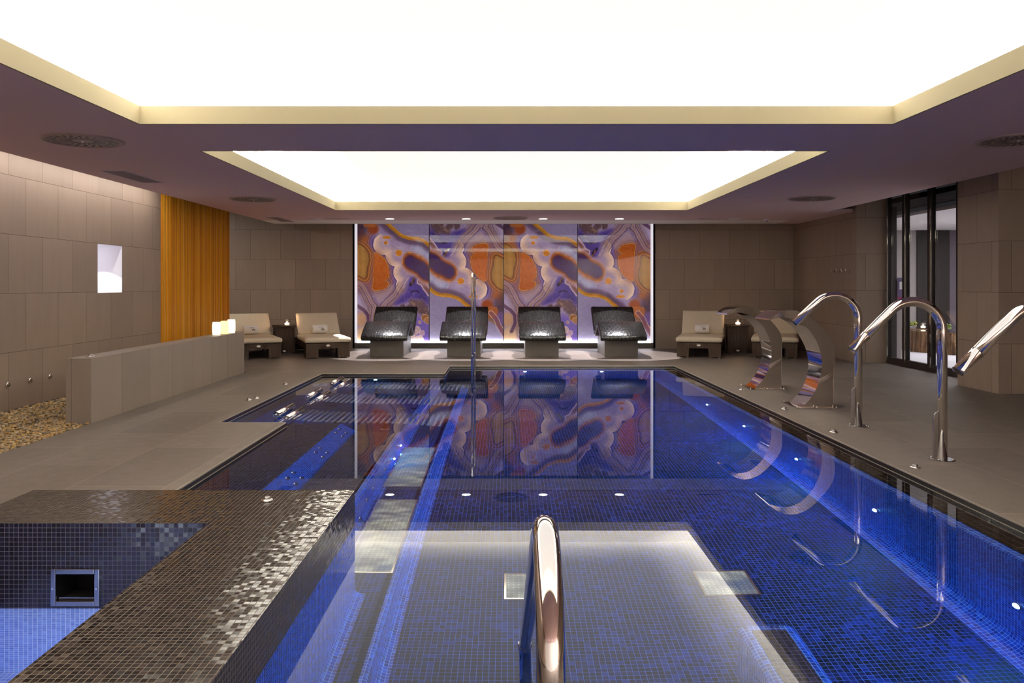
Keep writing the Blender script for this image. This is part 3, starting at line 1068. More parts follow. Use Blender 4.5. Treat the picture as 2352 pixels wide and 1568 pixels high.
# tubular underwater beds
def tube_bed(loc, label):
    t = thing('tubular_massage_bed', label, 'massage bed', loc, 0, 'tubular steel beds in the pool')
    Wd = 0.64
    prof = [(-2.06, -0.10), (-1.95, -0.155), (-1.80, -0.20), (-1.58, -0.245), (-1.35, -0.262), (-1.15, -0.27), (-0.95, -0.31), (-0.67, -0.40)]
    P = []
    L = [0]
    for a, b in zip(prof, prof[1:]):
        L.append(L[-1] + math.hypot(b[0] - a[0], b[1] - a[1]))
    n = 25
    for i in range(n):
        s = L[-1] * i / (n - 1)
        P.append((float(np.interp(s, L, [p[0] for p in prof])), float(np.interp(s, L, [p[1] for p in prof]))))
    m = MB()
    for (x, z) in P:
        m.tube([(x, 0, z), (x, Wd, z)], 0.016, 12)
    m.build('bed_tubes', M['wet_steel'], t)
    for y in (0.10, Wd - 0.10):
        MB().tube([(x, y, z - .026) for x, z in P], 0.012, 10).build('side_rail', M['satin'], t)
    for k, (x, z, r) in enumerate([(-2.27, 0.032, 0.030), (-2.17, -0.005, 0.030), (-2.10, -0.055, 0.024)]):
        h = MB().tube([(x, 0, z), (x, Wd - .02, z)], r, 20).build('headrest_tube', M['chrome'], t)
        for ye in (-0.012, Wd - .008):
            MB().ball((x, ye, z), 0.014).build('end_cap', M['satin'], h)
    for y in (0.10, Wd - 0.10):
        MB().tube([(-2.28, y, 0.0), (-2.17, y, -.04), (-2.09, y, -.085), (-2.0, y, -.16)], 0.013, 10).build('headrest_bracket', M['satin'], t)
    for (x, z, y) in [(-1.72, -.25, .12), (-1.72, -.25, Wd - .12), (-1.22, -.29, .12), (-1.22, -.29, Wd - .12), (-2.02, -.16, .12), (-2.02, -.16, Wd - .12)]:
        MB().lathe([(0.05, BAYZ - loc[2]), (0.05, BAYZ - loc[2] + .012), (.018, BAYZ - loc[2] + .014), (.018, z)], (x, y, 0), 14, False).build('leg', M['satin'], t)
    return t
bed = tube_bed((0, 7.85, WZ), 'nearest of the three submerged tubular steel beds at left')
dup(bed, (0, 9.10, WZ), label='middle of the three submerged tubular steel beds at left')
dup(bed, (0, 10.35, WZ), label='farthest of the three submerged tubular steel beds, beside the pool corner')

# chrome water cannons
def cannon(y, end, rc, label, nozzle):
    t = thing('water_cannon', label, 'water cannon', (3.16, y, 0), 0, 'swan neck water cannons')
    ex, ez = end[0] - 3.16, end[1]
    pts = fillet([(0, 0, 0.006), (0, 0, 1.452), (ex, 0, ez)], rc, 22)
    MB().tube(pts, 0.035, 28).build('pipe', M['chrome'], t)
    MB().prism([(-.066, .006), (-.066, .30), (-.061, .325), (-.045, .345), (-.02, .35), (-.02, .006)], -.006, .006).build('gusset', M['satin'], t, bevel=.002)
    MB().lathe([(0.088, 0), (0.088, .004), (0.082, .007), (0.03, .007)], (0, 0, 0), 40, False).build('base_flange', M['satin'], t)
    for k in range(4):
        a = math.pi / 4 + k * math.pi / 2
        MB().lathe([(0.008, .007), (0.008, .013), (.005, .016)], (.072 * math.cos(a), .072 * math.sin(a), 0), 10, True).build('bolt', M['chrome'], t)
    d = Vector((ex, 0, ez)) - pts[-2]
    d.normalize()
    if nozzle:      # flattened fan nozzle
        up = Vector((0, 1, 0))
        nn = d.cross(up).normalized()
        secs = [(-.002, .0352, .0352), (.004, .0354, .0354), (.03, .0365, .0335), (.07, .041, .027), (.11, .047, .019), (.14, .052, .013), (.155, .054, .011)]
        vs_, fs, N = [], [], 24
        for (s, a, b) in secs:
            c = Vector((ex, 0, ez)) + d * (s - .155)
            for k in range(N):
                w_ = 2 * math.pi * k / N
                p = c + up * (a * math.copysign(abs(math.cos(w_)) ** .8, math.cos(w_))) + nn * (b * math.copysign(abs(math.sin(w_)) ** .8, math.sin(w_)))
                vs_.append(tuple(p))
        for i in range(len(secs) - 1):
            for k in range(N):
                fs.append((i * N + k, i * N + (k + 1) % N, (i + 1) * N + (k + 1) % N, (i + 1) * N + k))
        o = MB().add(vs_, fs, True).build('nozzle', M['chrome'], t)
        s = o.modifiers.new('solid', 'SOLIDIFY')
        s.thickness = 0.002
        MB().add(vs_[(len(secs) - 2) * N:(len(secs) - 1) * N], [tuple(range(N))]).build('mouth', M['black'], t)
    else:
        c = Vector((ex, 0, ez))
        MB().tube([c + d * 0.0005, c + d * 0.001], 0.030, 24).build('mouth', M['black'], t)
    return t
cannon(7.22, (2.585, 0.925), .2165, 'farthest chrome swan neck cannon with plain round mouth, beside the steel cascades', False)
cannon(5.826, (2.500, 0.795), .2165, 'middle chrome swan neck cannon with flat nozzle, in front of the glass doors', True)
cannon(4.43, (2.490, 0.790), .2165, 'nearest chrome cannon, its flat nozzle sloping in from the right edge', True)

# curved steel cascades
def cascade(loc, label):
    t = thing('waterfall_spout', label, 'cascade', loc, 0, 'curved steel waterfall spouts')
    outer = [(.335, 0), (.335, .30), (.335, .595), (.318, .68), (.262, .76), (.165, .865), (.06, .955), (-.04, 1.002), (-.16, 1.018), (-.26, .985), (-.345, .925)]
    inner_ = [(-.352, .908), (-.25, .935), (-.17, .938), (-.08, .915), (0, .868), (.09, .78), (.155, .67), (.195, .57), (.213, .46), (.205, .34), (.17, .22), (.115, .12), (.05, .045), (0.0, 0)]
    # refine both curves
    def smooth(p):
        q = [p[0]]
        for a, b in zip(p, p[1:]):
            q += [(a[0] * .75 + b[0] * .25, a[1] * .75 + b[1] * .25), (a[0] * .25 + b[0] * .75, a[1] * .25 + b[1] * .75)]
        return q + [p[-1]]
    outer2 = outer[:3] + smooth(smooth(outer[2:]))[1:]
    inner2 = smooth(smooth(inner_))
    poly = outer2 + inner2
    def hw(p):
        z = p[1]
        return 0.175 + 0.075 * max(0, min(1, (z - .3) / .7))
    m = MB()
    n = len(poly)
    ya, yb = [-hw(p) for p in poly], [hw(p) for p in poly]
    no, ni = len(outer2), len(inner2)
    vs_ = [(p[0], a, p[1]) for p, a in zip(poly, ya)] + [(p[0], b, p[1]) for p, b in zip(poly, yb)]
    fs = [(i, n + i, n + i + 1, i + 1) for i in range(n - 1)]
    m.add(vs_, fs, True)
    m.build('curved_sheet', M['chrome'], t).data.polygons[no - 1].use_smooth = False
    # flat side panels, inset a little behind the sheet edges
    m = MB()
    for sgn in (-1, 1):
        o_r = [(x, z) for x, z in outer2]
        # strip between the outer and the inner curve sampled at equal parameter
        def samp(c, k, K):
            L = [0]
            for a, b in zip(c, c[1:]):
                L.append(L[-1] + math.hypot(b[0] - a[0], b[1] - a[1]))
            s = L[-1] * k / K
            return (float(np.interp(s, L, [p[0] for p in c])), float(np.interp(s, L, [p[1] for p in c])))
        K = 60
        A = [samp(outer2, k, K) for k in range(K + 1)]
        B = [samp(list(reversed(inner2)), k, K) for k in range(K + 1)]
        vv = [(p[0], sgn * (hw(p) - .004), p[1]) for p in A] + [(p[0], sgn * (hw(p) - .004), p[1]) for p in B]
        ff = [(k, k + 1, K + 2 + k, K + 1 + k) for k in range(K)]
        m.add(vv, ff, False)
    m.build('side_panel', M['satin_side'], t)
    MB().box(-.06, .37, -.235, .235, 0, .006).build('base_plate', M['satin'], t)
    for (bx, by) in [(-.045, -.2), (.15, -.215), (.35, -.215), (-.045, .2), (.15, .215), (.35, .215)]:
        MB().lathe([(0.009, .006), (0.009, .016), (.005, .02)], (bx, by, 0), 10, True).build('bolt', M['chrome'], t)
    return t
M['satin_side'] = plain('brushed_side_steel', (222, 214, 204), 0.12, metal=1.0)
cs = cascade((3.035, 8.46, 0), 'nearer curved steel cascade, in front of the right-hand table and lounger')
dup(cs, (3.005, 9.95, 0), label='farther curved steel cascade, its lip beside the lounger with the towel')

# handrails
t = thing('handrail', 'large chrome handrail arching up in the bottom centre foreground', 'handrail', (0.062, 0, 0))
pts = fillet([(0, 1.15, 0), (0, 1.15, .985), (0, 2.89, -.03), (0, 2.90, PF)], [.17, .10], 20)
MB().tube(pts, 0.0215, 36).build('rail', M['chrome'], t)
MB().lathe([(0.05, 0), (0.05, .006), (.023, .01)], (0, 1.15, 0), 24, False).build('flange', M['satin'], t)
MB().lathe([(0.05, PF), (0.05, PF + .006), (.023, PF + .01)], (0, 2.90, 0), 24, False).build('flange', M['satin'], t)
MB().lathe([(0.0245, -.012), (0.0255, 0), (0.0245, .012)], (0, 2.89, -.035), 24, True).build('collar', M['chrome'], t)
t = thing('handrail', 'tall slim chrome handrail standing in the far end of the pool before the loungers', 'handrail', (-0.507, 11.9, 0))
pts = fillet([(-.010, -.25, WZ - .80), (-.010, -.25, 1.438), (.010, .2, 1.448), (.010, .2, WZ - .36)], .06, 10)
MB().tube(pts, 0.0165, 20).build('rail', M['chrome'], t)
for (x, y) in ((-.010, -.25), (.010, .2)):
    MB().lathe([(.022, .236), (.022, .25)], (x, y, 0), 16, False).build('collar', M['satin'], t)

# push buttons on the deck and rim, wall nozzles, hooks
def button(loc, label, s=1.0):
    t = thing('push_button', label, 'button', loc, 0, 'round steel push buttons')
    MB().lathe([(.036 * s, 0), (.036 * s, .006), (.030 * s, .012), (.024 * s, .012)], (0, 0, 0), 20, True).build('ring', M['chrome'], t)
    MB().lathe([(.022 * s, .012), (.020 * s, .022), (.010 * s, .025)], (0, 0, 0), 16, True).build('cap', M['satin'], t)
def onfloor(px, py, z=0.0):
    Y = (EYE - z) * F / (py - CY)
    return ((px - CX) * Y / F, Y, z)
for px, py, lb in [(571, 919, 'left of the paired steel buttons on the left deck'), (588, 915, 'right of the paired steel buttons on the left deck'),
                   (655, 883, 'lone steel button on the deck left of the pool corner'), (1703, 895, 'steel button on the deck in front of the farther cascade'),
                   (1802, 940, 'steel button on the deck in front of the nearer cascade'), (1915, 993, 'steel button on the deck in front of the farthest cannon'),
                   (2102, 1074, 'steel button on the deck in front of the middle cannon')]:
    button(onfloor(px, py), lb)
button(onfloor(613, 1150, RZ), 'round steel button on the dark mosaic whirlpool rim', 0.9)
button(onfloor(209, 819, .593), 'round steel button on top of the low stone wall', 1.1)
for px, py, lb in [(17, 884, 'leftmost'), (68, 874, 'second from left'), (114, 864, 'third from left'), (155, 856, 'behind the low wall')]:
    Y = -5.05 * F / (px - CX)
    t = thing('wall_nozzle', 'round steel nozzle low on the left wall above the gravel, ' + lb, 'nozzle', (-5.05, Y, EYE - (py - CY) * Y / F), 0, 'steel nozzles on the left wall')
    MB().lathe([(.030, 0), (.030, .010), (.022, .016), (.013, .012)], (0, 0, 0), 20, True, 'x').build('ring', M['chrome'], t)
    MB().lathe([(.012, .008), (.008, .014), (.003, .015)], (0, 0, 0), 12, True, 'x').build('eyelet', M['satin'], t)
for px, lb in [(1917, 'leftmost'), (1929, 'second from left'), (1941, 'third from left'), (1951, 'rightmost')]:
    Y = 5.73 * F / (px - CX)
    t = thing('coat_hook', 'small chrome hook on the right wall, %s of the row of four' % lb, 'hook', (5.73, Y, EYE + 33 * Y / F), 0, 'chrome hooks on the right wall')
    MB().lathe([(.024, 0), (.024, -.008)], (0, 0, 0), 16, False, 'x').build('backplate', M['satin'], t)
    MB().tube(fillet([(-.008, 0, .0), (-.06, 0, -.01), (-.065, 0, .045)], .02, 8), .010, 12).build('peg', M['chrome'], t)

# ================================================================== CEILING FITTINGS
def diffuser(loc, label):
    t = thing('swirl_diffuser', label, 'air diffuser', loc, 0, 'round swirl air diffusers in the ceiling')
    MB().lathe([(.325, 0), (.325, -.006), (.300, -.016), (.285, -.012), (.285, 0)], (0, 0, 0), 48, True, cap=False).build('rim', M['vent'], t)
    MB().lathe([(.288, -.006), (.287, -.007)], (0, 0, 0), 48, False).build('face_plate', M['vent'], t)
    m = MB()
    for k in range(24):
        a = 2 * math.pi * k / 24
        for (r0, r1, ww) in [(.085, .18, .020), (.195, .275, .030)]:
            off = math.radians(20)
            c, s = math.cos(a + (off if r0 > .15 else 0) * .2), math.sin(a + (off if r0 > .15 else 0) * .2)
            sk = .35
            p = [(r0, -ww / 2), (r1, -ww / 2 + sk * (r1 - r0)), (r1, ww / 2 + sk * (r1 - r0)), (r0, ww / 2)]
            m.quad(*[(x * c - y * s, x * s + y * c, -.0075) for x, y in reversed(p)])
    m.build('slots', M['black'], t)
    MB().ball((0, 0, -.010), .014, (1, 1, .6), 12, 8).build('centre_screw', M['chrome'], t)
    return t
dz = CEIL
d0 = diffuser((-3.57, 6.73, dz), 'near left round swirl air diffuser in the ceiling')
for x, y, lb in [(-3.59, 11.3, 'far left round swirl air diffuser, above the timber slat panel'), (0.06, 14.45, 'round swirl air diffuser between the middle downlights'),
                 (4.26, 11.2, 'far right round swirl air diffuser in the dim ceiling'), (4.28, 6.71, 'near right round swirl air diffuser cut by the right edge')]:
    dup(d0, (x, y, dz), label=lb)

def grille(loc, sx, sy, label, alongy=True):
    t = thing('ceiling_grille', label, 'air grille', loc, 0)
    m = MB()
    f = .018
    for a in [(-sx, sx, -sy, -sy + f), (-sx, sx, sy - f, sy), (-sx, -sx + f, -sy + f, sy - f), (sx - f, sx, -sy + f, sy - f)]:
        m.box(a[0], a[1], a[2], a[3], -.006, 0)
    m.build('frame', M['grille'], t)
    m = MB()
    n = max(3, int((2 * sx if alongy else 2 * sy) / .018))
    for k in range(n):
        if alongy:
            x = -sx + f + (2 * sx - 2 * f) * (k + .5) / n
            m.box(x - .003, x + .003, -sy + f, sy - f, -.004, -.0015)
        else:
            y = -sy + f + (2 * sy - 2 * f) * (k + .5) / n
            m.box(-sx + f, sx - f, y - .003, y + .003, -.004, -.0015)
    m.build('louvres', M['vent'], t)
    MB().rect(-sx + f, sx - f, -sy + f, sy - f, -.001).build('backing', plain('grille_back', (120, 108, 124), 0.6), t)
grille((-4.20, 8.99, dz), .135, .50, 'long dark rectangular ceiling grille above the left wall')
grille((-4.19, 14.75, dz - .001), .12, .52, 'far left rectangular ceiling grille near the back wall')
grille((-3.10, 14.62, dz), .21, .05, 'narrow white slot grille in the ceiling left of the downlights', False)
grille((3.68, 14.62, dz), .21, .05, 'narrow white slot grille in the ceiling right of the downlights', False)
for x, lb in [(-3.53, 'round white ceiling speaker left of the downlights'), (4.17, 'round white ceiling speaker right of the downlights')]:
    t = thing('ceiling_speaker', lb, 'speaker', (x, 14.65, dz), 0, 'round ceiling speakers')
    MB().lathe([(.135, 0), (.135, -.006), (.125, -.010)], (0, 0, 0), 32, True, cap=False).build('rim', M['white'], t)
    MB().lathe([(.126, -.009), (.06, -.013), (.002, -.014)], (0, 0, 0), 32, True).build('mesh_cover', M['white'], t)
t = thing('smoke_detector', 'small white smoke detector on the ceiling near the right corner', 'smoke detector', (4.73, 14.65, dz))
MB().lathe([(.055, 0), (.055, -.02), (.045, -.035)], (0, 0, 0), 24, True).build('base', M['white'], t)
MB().lathe([(.036, -.035), (.034, -.055), (.01, -.062)], (0, 0, 0), 24, True).build('sensor_head', M['grille'], t)
LX = [-2.15, -0.757, 0.646, 2.04]
for x, lb in zip(LX, ['first from the left', 'second from the left', 'third from the left', 'last at the right']):
    t = thing('downlight', 'bright round recessed downlight above the mosaic loungers, ' + lb, 'downlight', (x, 14.62, dz), 0, 'downlights above the mosaic loungers')
    MB().lathe([(.098, 0), (.098, -.005), (.084, -.008), (.078, -.004)], (0, 0, 0), 32, True, cap=False).build('trim_ring', M['white'], t)
    MB().lathe([(.078, -.0035), (.077, -.004)], (0, 0, 0), 32, False).build('lens', M['spot_lens'], t)
    lamp('spot_light', 'SPOT', (0, 0, -.02), SPOT_W, (0.97, 0.94, 1.0), 0.006, t, angle=math.radians(52), blend=0.05)

# ================================================================== MOSAIC LOUNGERS
def heated_lounger(x, label):
    t = thing('heated_lounger', label, 'heated lounger', (x, 0, 0), 0, 'wave shaped mosaic loungers')
    MB().box(-.297, .297, 14.24, 15.36, 0, .40).build('plinth', M['plinth'], t)
    top = [(13.93, .395), (14.02, .455), (14.40, .605), (14.50, .622), (14.57, .60), (14.80, .455), (14.92, .43), (15.02, .46), (15.50, .845)]
    def smooth(p):
        q = [p[0]]
        for a, b in zip(p, p[1:]):
            q += [(a[0] * .75 + b[0] * .25, a[1] * .75 + b[1] * .25), (a[0] * .25 + b[0] * .75, a[1] * .25 + b[1] * .75)]
        return q + [p[-1]]
    top = smooth(smooth(top))
    # offset downward for the slab thickness, rounding the ends
    th = .105
    bot = []
    for i, p in enumerate(top):
        a, b = top[max(0, i - 1)], top[min(len(top) - 1, i + 1)]
        d = Vector((b[0] - a[0], b[1] - a[1])).normalized()
        bot.append((p[0] + d.y * th, p[1] - d.x * th))
    def cap(c0, c1, n=5):
        c = ((c0[0] + c1[0]) / 2, (c0[1] + c1[1]) / 2)
        a0 = math.atan2(c0[1] - c[1], c0[0] - c[0])
        return [(c[0] + th / 2 * math.cos(a0 - math.pi * k / n), c[1] + th / 2 * math.sin(a0 - math.pi * k / n)) for k in range(1, n)]
    poly = top + cap(top[-1], bot[-1]) + list(reversed(bot)) + cap(bot[0], top[0])
    n = len(poly)
    # rounded long edges: narrower outer sections
    secs = [(-.405, .022), (-.398, .006), (-.383, 0), (.383, 0), (.398, .006), (.405, .022)]
    cen = [((top[i][0] + bot[i][0]) / 2, (top[i][1] + bot[i][1]) / 2) for i in range(len(top))]
    def inset(p, e):
        q = min(cen, key=lambda c: (c[0] - p[0]) ** 2 + (c[1] - p[1]) ** 2)
        v = Vector((q[0] - p[0], q[1] - p[1]))
        l = v.length
        return (p[0] + v.x / l * e, p[1] + v.y / l * e) if l > 1e-6 else p
    L = [0]
    for i in range(n):
        a, b = poly[i], poly[(i + 1) % n]
        L.append(L[-1] + math.hypot(b[0] - a[0], b[1] - a[1]))
    vs_, fs, uvs = [], [], []
    for (sx, e) in secs:
        vs_ += [(sx, *inset(p, e)) for p in poly]
    for k in range(len(secs) - 1):
        for i in range(n):
            j = (i + 1) % n
            fs.append((k * n + i, k * n + j, (k + 1) * n + j, (k + 1) * n + i))
            uvs.append([(secs[k][0], L[i]), (secs[k][0], L[i + 1]), (secs[k + 1][0], L[i + 1]), (secs[k + 1][0], L[i])])
    m = MB().add(vs_, fs, True, uvs)
    m.add([v for v in vs_[:n]], [tuple(range(n))])
    m.add([v for v in vs_[-n:]], [tuple(reversed(range(n)))])
    m.build('mosaic_bed', M['mos_bed'], t, shift=(0.5, 0))
    return t
LBX = [-2.15, -0.78, 0.61, 2.02]
hl = heated_lounger(LBX[0], 'leftmost dark mosaic heated lounger, beside the cream loungers at left')
for x, lb in zip(LBX[1:], ['second dark mosaic heated lounger from left, behind the tall pool handrail', 'third dark mosaic heated lounger from left, in front of the mural',
                           'rightmost dark mosaic heated lounger, before the right end of the mural']):
    dup(hl, (x, 0, 0), label=lb)

# ================================================================== SUN LOUNGERS
def cushion(sx, sy, sz, z0, puff=.012):
    """soft box centred in x, from y=0 to sy"""
    N, K = 14, 18
    vs_, fs = [], []
    def pos(u, v, top):
        e = max(abs(u * 2 - 1), abs(v * 2 - 1))
        edge = 1 - max(0, (e - .93) / .07) ** 2 * .30
        z = sz / 2 + (sz / 2 + puff * (1 - (2 * u - 1) ** 2) * (1 - (2 * v - 1) ** 2)) * edge * (1 if top else -1)
        return ((u - .5) * sx, v * sy, z0 + z)
    for top in (1, 0):
        for j in range(K + 1):
            for i in range(N + 1):
                vs_.append(pos(i / N, j / K, top))
    o = (N + 1) * (K + 1)
    for j in range(K):
        for i in range(N):
            a = j * (N + 1) + i
            fs.append((a, a + 1, a + N + 2, a + N + 1))
            fs.append((o + a, o + a + N + 1, o + a + N + 2, o + a + 1))
    ring = [i for i in range(N + 1)] + [j * (N + 1) + N for j in range(1, K + 1)] + [K * (N + 1) + i for i in range(N - 1, -1, -1)] + [j * (N + 1) for j in range(K - 1, 0, -1)]
    # bulging side wall
    mid = len(vs_)
    for r in ring:
        p = vs_[r]
        cx_, cy_ = p[0], p[1] - sy / 2
        vs_.append((p[0] + math.copysign(.008, p[0]) * (abs(p[0]) > sx * .499), p[1] + math.copysign(.008, cy_) * (abs(cy_) > sy * .499), z0 + sz / 2))
    n = len(ring)
    for k in range(n):
        k2 = (k + 1) % n
        fs.append((ring[k2], ring[k], mid + k, mid + k2))
        fs.append((mid + k2, mid + k, o + ring[k], o + ring[k2]))
    return MB().add(vs_, fs, True)

def sun_lounger(loc, rz, label, tilt=50):
    t = thing('sun_lounger', label, 'sun lounger', loc, rz, 'cream cushioned wicker loungers')
    m = MB()
    W2 = .375
    poly = [(-W2, .018), (-W2, .262), (W2, .262), (W2, .018), (.165, .018), (.165, .172), (-.165, .172), (-.165, .018)]
    # front and rear arches, side boards
    for (a, b) in ((0, .045), (1.93, 1.975)):
        m.box(-W2, -.165, a, b, .018, .262).box(.165, W2, a, b, .018, .262).box(-.165, .165, a, b, .172, .262)
    for s in (-1, 1):
        xa, xb = sorted((s * W2, s * (W2 - .045)))
        m.box(xa, xb, .045, .25, .018, .262).box(xa, xb, .25, 1.72, .16, .262).box(xa, xb, 1.72, 1.93, .018, .262)
    m.box(-W2 + .045, W2 - .045, .045, 1.93, .225, .255)
    for s in (-1, 1):
        xa, xb = sorted((s * .165, s * .21))
        m.box(xa, xb, .045, .25, .018, .225)
    m.build('frame', M['wicker'], t)
    for (x, y) in ((-.34, .03), (.34, .03), (-.34, 1.94), (.34, 1.94), (-.2, .03), (.2, .03)):
        MB().lathe([(.018, 0), (.018, .018)], (x, y, 0), 12, False).build('foot', M['satin'], t)
    b = MB().lathe([(.024, 0), (.024, -.004), (.018, -.006)], (0, 0, .222), 20, True, 'y')
    b.v = [(x * 1.5, y, .222 + (z - .222) * .8) for x, y, z in b.v]
    b.build('badge', M['badge'], t)
    cushion(.775, 1.20, .10, .265, .01).build('seat_cushion', M['cushion'], t)
    ang = math.radians(tilt)
    R_ = Matrix.Translation((0, 1.15, .335)) @ rotm(ang, 0, 0)
    c = cushion(.755, .53, .085, 0, .006)
    c.xf(R_).build('back_cushion', M['cushion'], t)
    m = MB().box(-.36, .36, .0, .51, -.028, -.004)
    m.xf(R_).build('back_frame', M['wicker'], t)
    for s in (-1, 1):
        MB().tube([(s * .30, 1.15 + .42 * math.cos(ang), .31 + .42 * math.sin(ang)), (s * .30, 1.72, .26)], .011, 10).build('back_prop', M['satin'], t)
        MB().ball((s * .392, 1.17, .345), .012).build('hinge', M['chrome'], t)
    return t

def towel(lng, label):
    """rolled towel lying in front of the back cushion, lettered"""
    loc = Matrix.Translation(lng.location) @ rotm(0, 0, lng.rotation_euler[2]) @ Vector((0.0, 1.03, .378))
    t = thing('rolled_towel', label, 'towel', loc, lng.rotation_euler[2], 'rolled white towels')
    sp = []
    for k in range(46):      # spiral section flattened at the front
        a = -1.2 + k * .34
        r = .082 - .0013 * k
        x, z = r * math.cos(a) * .86, r * math.sin(a) * .82
        sp.append((x, z + .066))
    m = MB()
    outer = [(math.cos(a) * .086, math.sin(a) * .080 + .080) for a in [2 * math.pi * k / 40 for k in range(40)]]
    n = len(outer)
    secs = [(-.132, .82), (-.128, .94), (-.116, 1.0), (.116, 1.0), (.128, .94), (.132, .82)]
    vs_, fs = [], []
    for (sx, e) in secs:
        vs_ += [(sx, p[0] * e, .080 + (p[1] - .080) * e) for p in outer]
    for k in range(len(secs) - 1):
        for i in range(n):
            j = (i + 1) % n
            fs.append((k * n + i, k * n + j, (k + 1) * n + j, (k + 1) * n + i))
    m.add(vs_, fs, True)
    m.add(vs_[:n], [tuple(reversed(range(n)))])
    m.add(vs_[-n:], [tuple(range(n))])
    m.build('roll', M['towel'], t)
    # loose end and spiral edges
    e = MB().tube([(-.133, p[0] * .6, .080 + (p[1] - .066) * .6) for p in sp[:34]], .003, 6)
    e.tube([(.133, p[0] * .6, .080 + (p[1] - .066) * .6) for p in sp[:34]], .003, 6)
    e.build('fold_edge', M['cushion'], t)
    def letter(txt, x, z, size, mat, nm):
        cu = bpy.data.curves.new(nm, 'FONT')
        cu.body = txt
        cu.size = size
        cu.extrude = 0.0006
        cu.offset = 0.0012
        cu.align_x = 'CENTER'
        cu.materials.append(mat)
        o = bpy.data.objects.new(nm, cu)
        COL.objects.link(o)
        o.parent = t
        dzz = (z + size * .33 - .080) / .080
        yy = -.086 * math.sqrt(max(0.05, 1 - dzz * dzz)) - .004
        o.location = (x, yy, z)
        o.rotation_euler = (math.radians(90) - dzz * .75, 0, 0)
        me = bpy.data.meshes.new_from_object(o.evaluated_get(bpy.context.evaluated_depsgraph_get()))
        r = bpy.data.objects.new(nm, me)
        COL.objects.link(r)
        r.parent, r.location, r.rotation_euler = t, o.location, o.rotation_euler
        bpy.data.objects.remove(o)
        r.name = nm
        return r
    letter('W', .012, .086, .062, M['grey_ink'], 'grey_letter')
    letter('W', .038, .060, .056, M['black_ink'], 'black_letter')
    letter('.', .068, .062, .058, M['orange_ink'], 'orange_dot')
    return t

A = sun_lounger((-4.27, 13.74, 0), math.radians(25), 'cream cushioned wicker lounger with towel, half hidden by the low wall', 41)
B = sun_lounger((-3.117, 13.91, 0), math.radians(21), 'cream cushioned wicker lounger with towel beside the leftmost mosaic lounger', 42)
Cc = sun_lounger((3.335, 13.98, 0), math.radians(-17), 'cream cushioned wicker lounger with towel right of the mural')
D = sun_lounger((4.66, 13.98, 0), math.radians(-19), 'cream cushioned wicker lounger without towel, behind the steel cascades')
towel(A, 'rolled white towel on the lounger behind the low wall')
towel(B, 'rolled white towel on the lounger nearest the leftmost mosaic lounger')
towel(Cc, 'rolled white towel on the lounger right of the mural')

def side_table(loc, rz, label, sx=.21):
    t = thing('side_table', label, 'side table', loc, rz, 'square wicker side tables')
    MB().box(-sx + .02, sx - .02, -sx + .02, sx - .02, 0.012, .485).build('body', M['wicker'], t, bevel=.006)
    MB().box(-sx, sx, -sx, sx, .485, .52).build('top', M['wicker'], t, bevel=.006)
    b = MB().lathe([(.02, 0), (.02, -.004), (.015, -.006)], (0, 0, 0), 18, True, 'y')
    b.v = [(x * 1.5 + .0, y - sx + .018, .05 + z * .8) for x, y, z in b.v]
    b.build('badge', M['badge'], t)
    MB().box(-sx + .04, sx - .04, -sx + .04, sx - .04, 0, .012).build('foot', M['black'], t)
    return t
side_table((-4.20, 15.04, 0), math.radians(18), 'dark wicker side table between the two left loungers')
side_table((4.34, 15.17, 0), math.radians(-10), 'dark wicker side table between the two right loungers')

def tealight(loc, label):
    t = thing('candle_glass', label, 'candle', loc, 0, 'candles burning in clear tumblers')
    MB().lathe([(.046, 0), (.050, .004), (.054, .118), (.0515, .118), (.047, .02), (.002, .018)], (0, 0, 0), 28, True, cap=False).build('tumbler', M['glass'], t)
    MB().lathe([(.040, .020), (.041, .045), (.036, .047), (.002, .044)], (0, 0, 0), 20, True).build('wax', M['tea_wax'], t)
    MB().lathe([(.001, .044), (.009, .055), (.007, .068), (.001, .085)], (0, 0, 0), 12, True).build('flame', M['flame'], t)
    lamp('candle_light', 'POINT', (0, 0, .14), 1.6, (1, .62, .34), .02, t)
tealight((-4.12, 14.96, .52), 'candle glowing in a glass on the left wicker side table')
tealight((4.34, 15.10, .52), 'candle glowing in a glass on the right wicker side table')

def lantern(loc, label, h, mat, r=.055):
    t = thing('lantern_candle', label, 'candle', loc, random.random(), 'glowing pillar candles on the low wall')
    MB().lathe([(r * .88, 0), (r * .97, h * .2), (r, h * .5), (r * .96, h * .85), (r * .9, h), (r * .82, h), (r * .8, h * .86), (.003, h * .84)], (0, 0, 0), 28, True).build('shell', mat, t)
    MB().tube([(0, 0, h * .84), (.001, 0, h * .94)], .0025, 6).build('wick', M['black_ink'], t)
lantern((-3.955, 10.88, .593), 'left glowing white pillar candle on the low wall', .175, M['wax'])
lantern((-3.935, 11.13, .593), 'yellowish pillar candle between the two white ones on the low wall', .180, M['wax_dim'])
lantern((-3.925, 11.38, .593), 'right glowing white pillar candle at the far end of the low wall', .190, M['wax'])

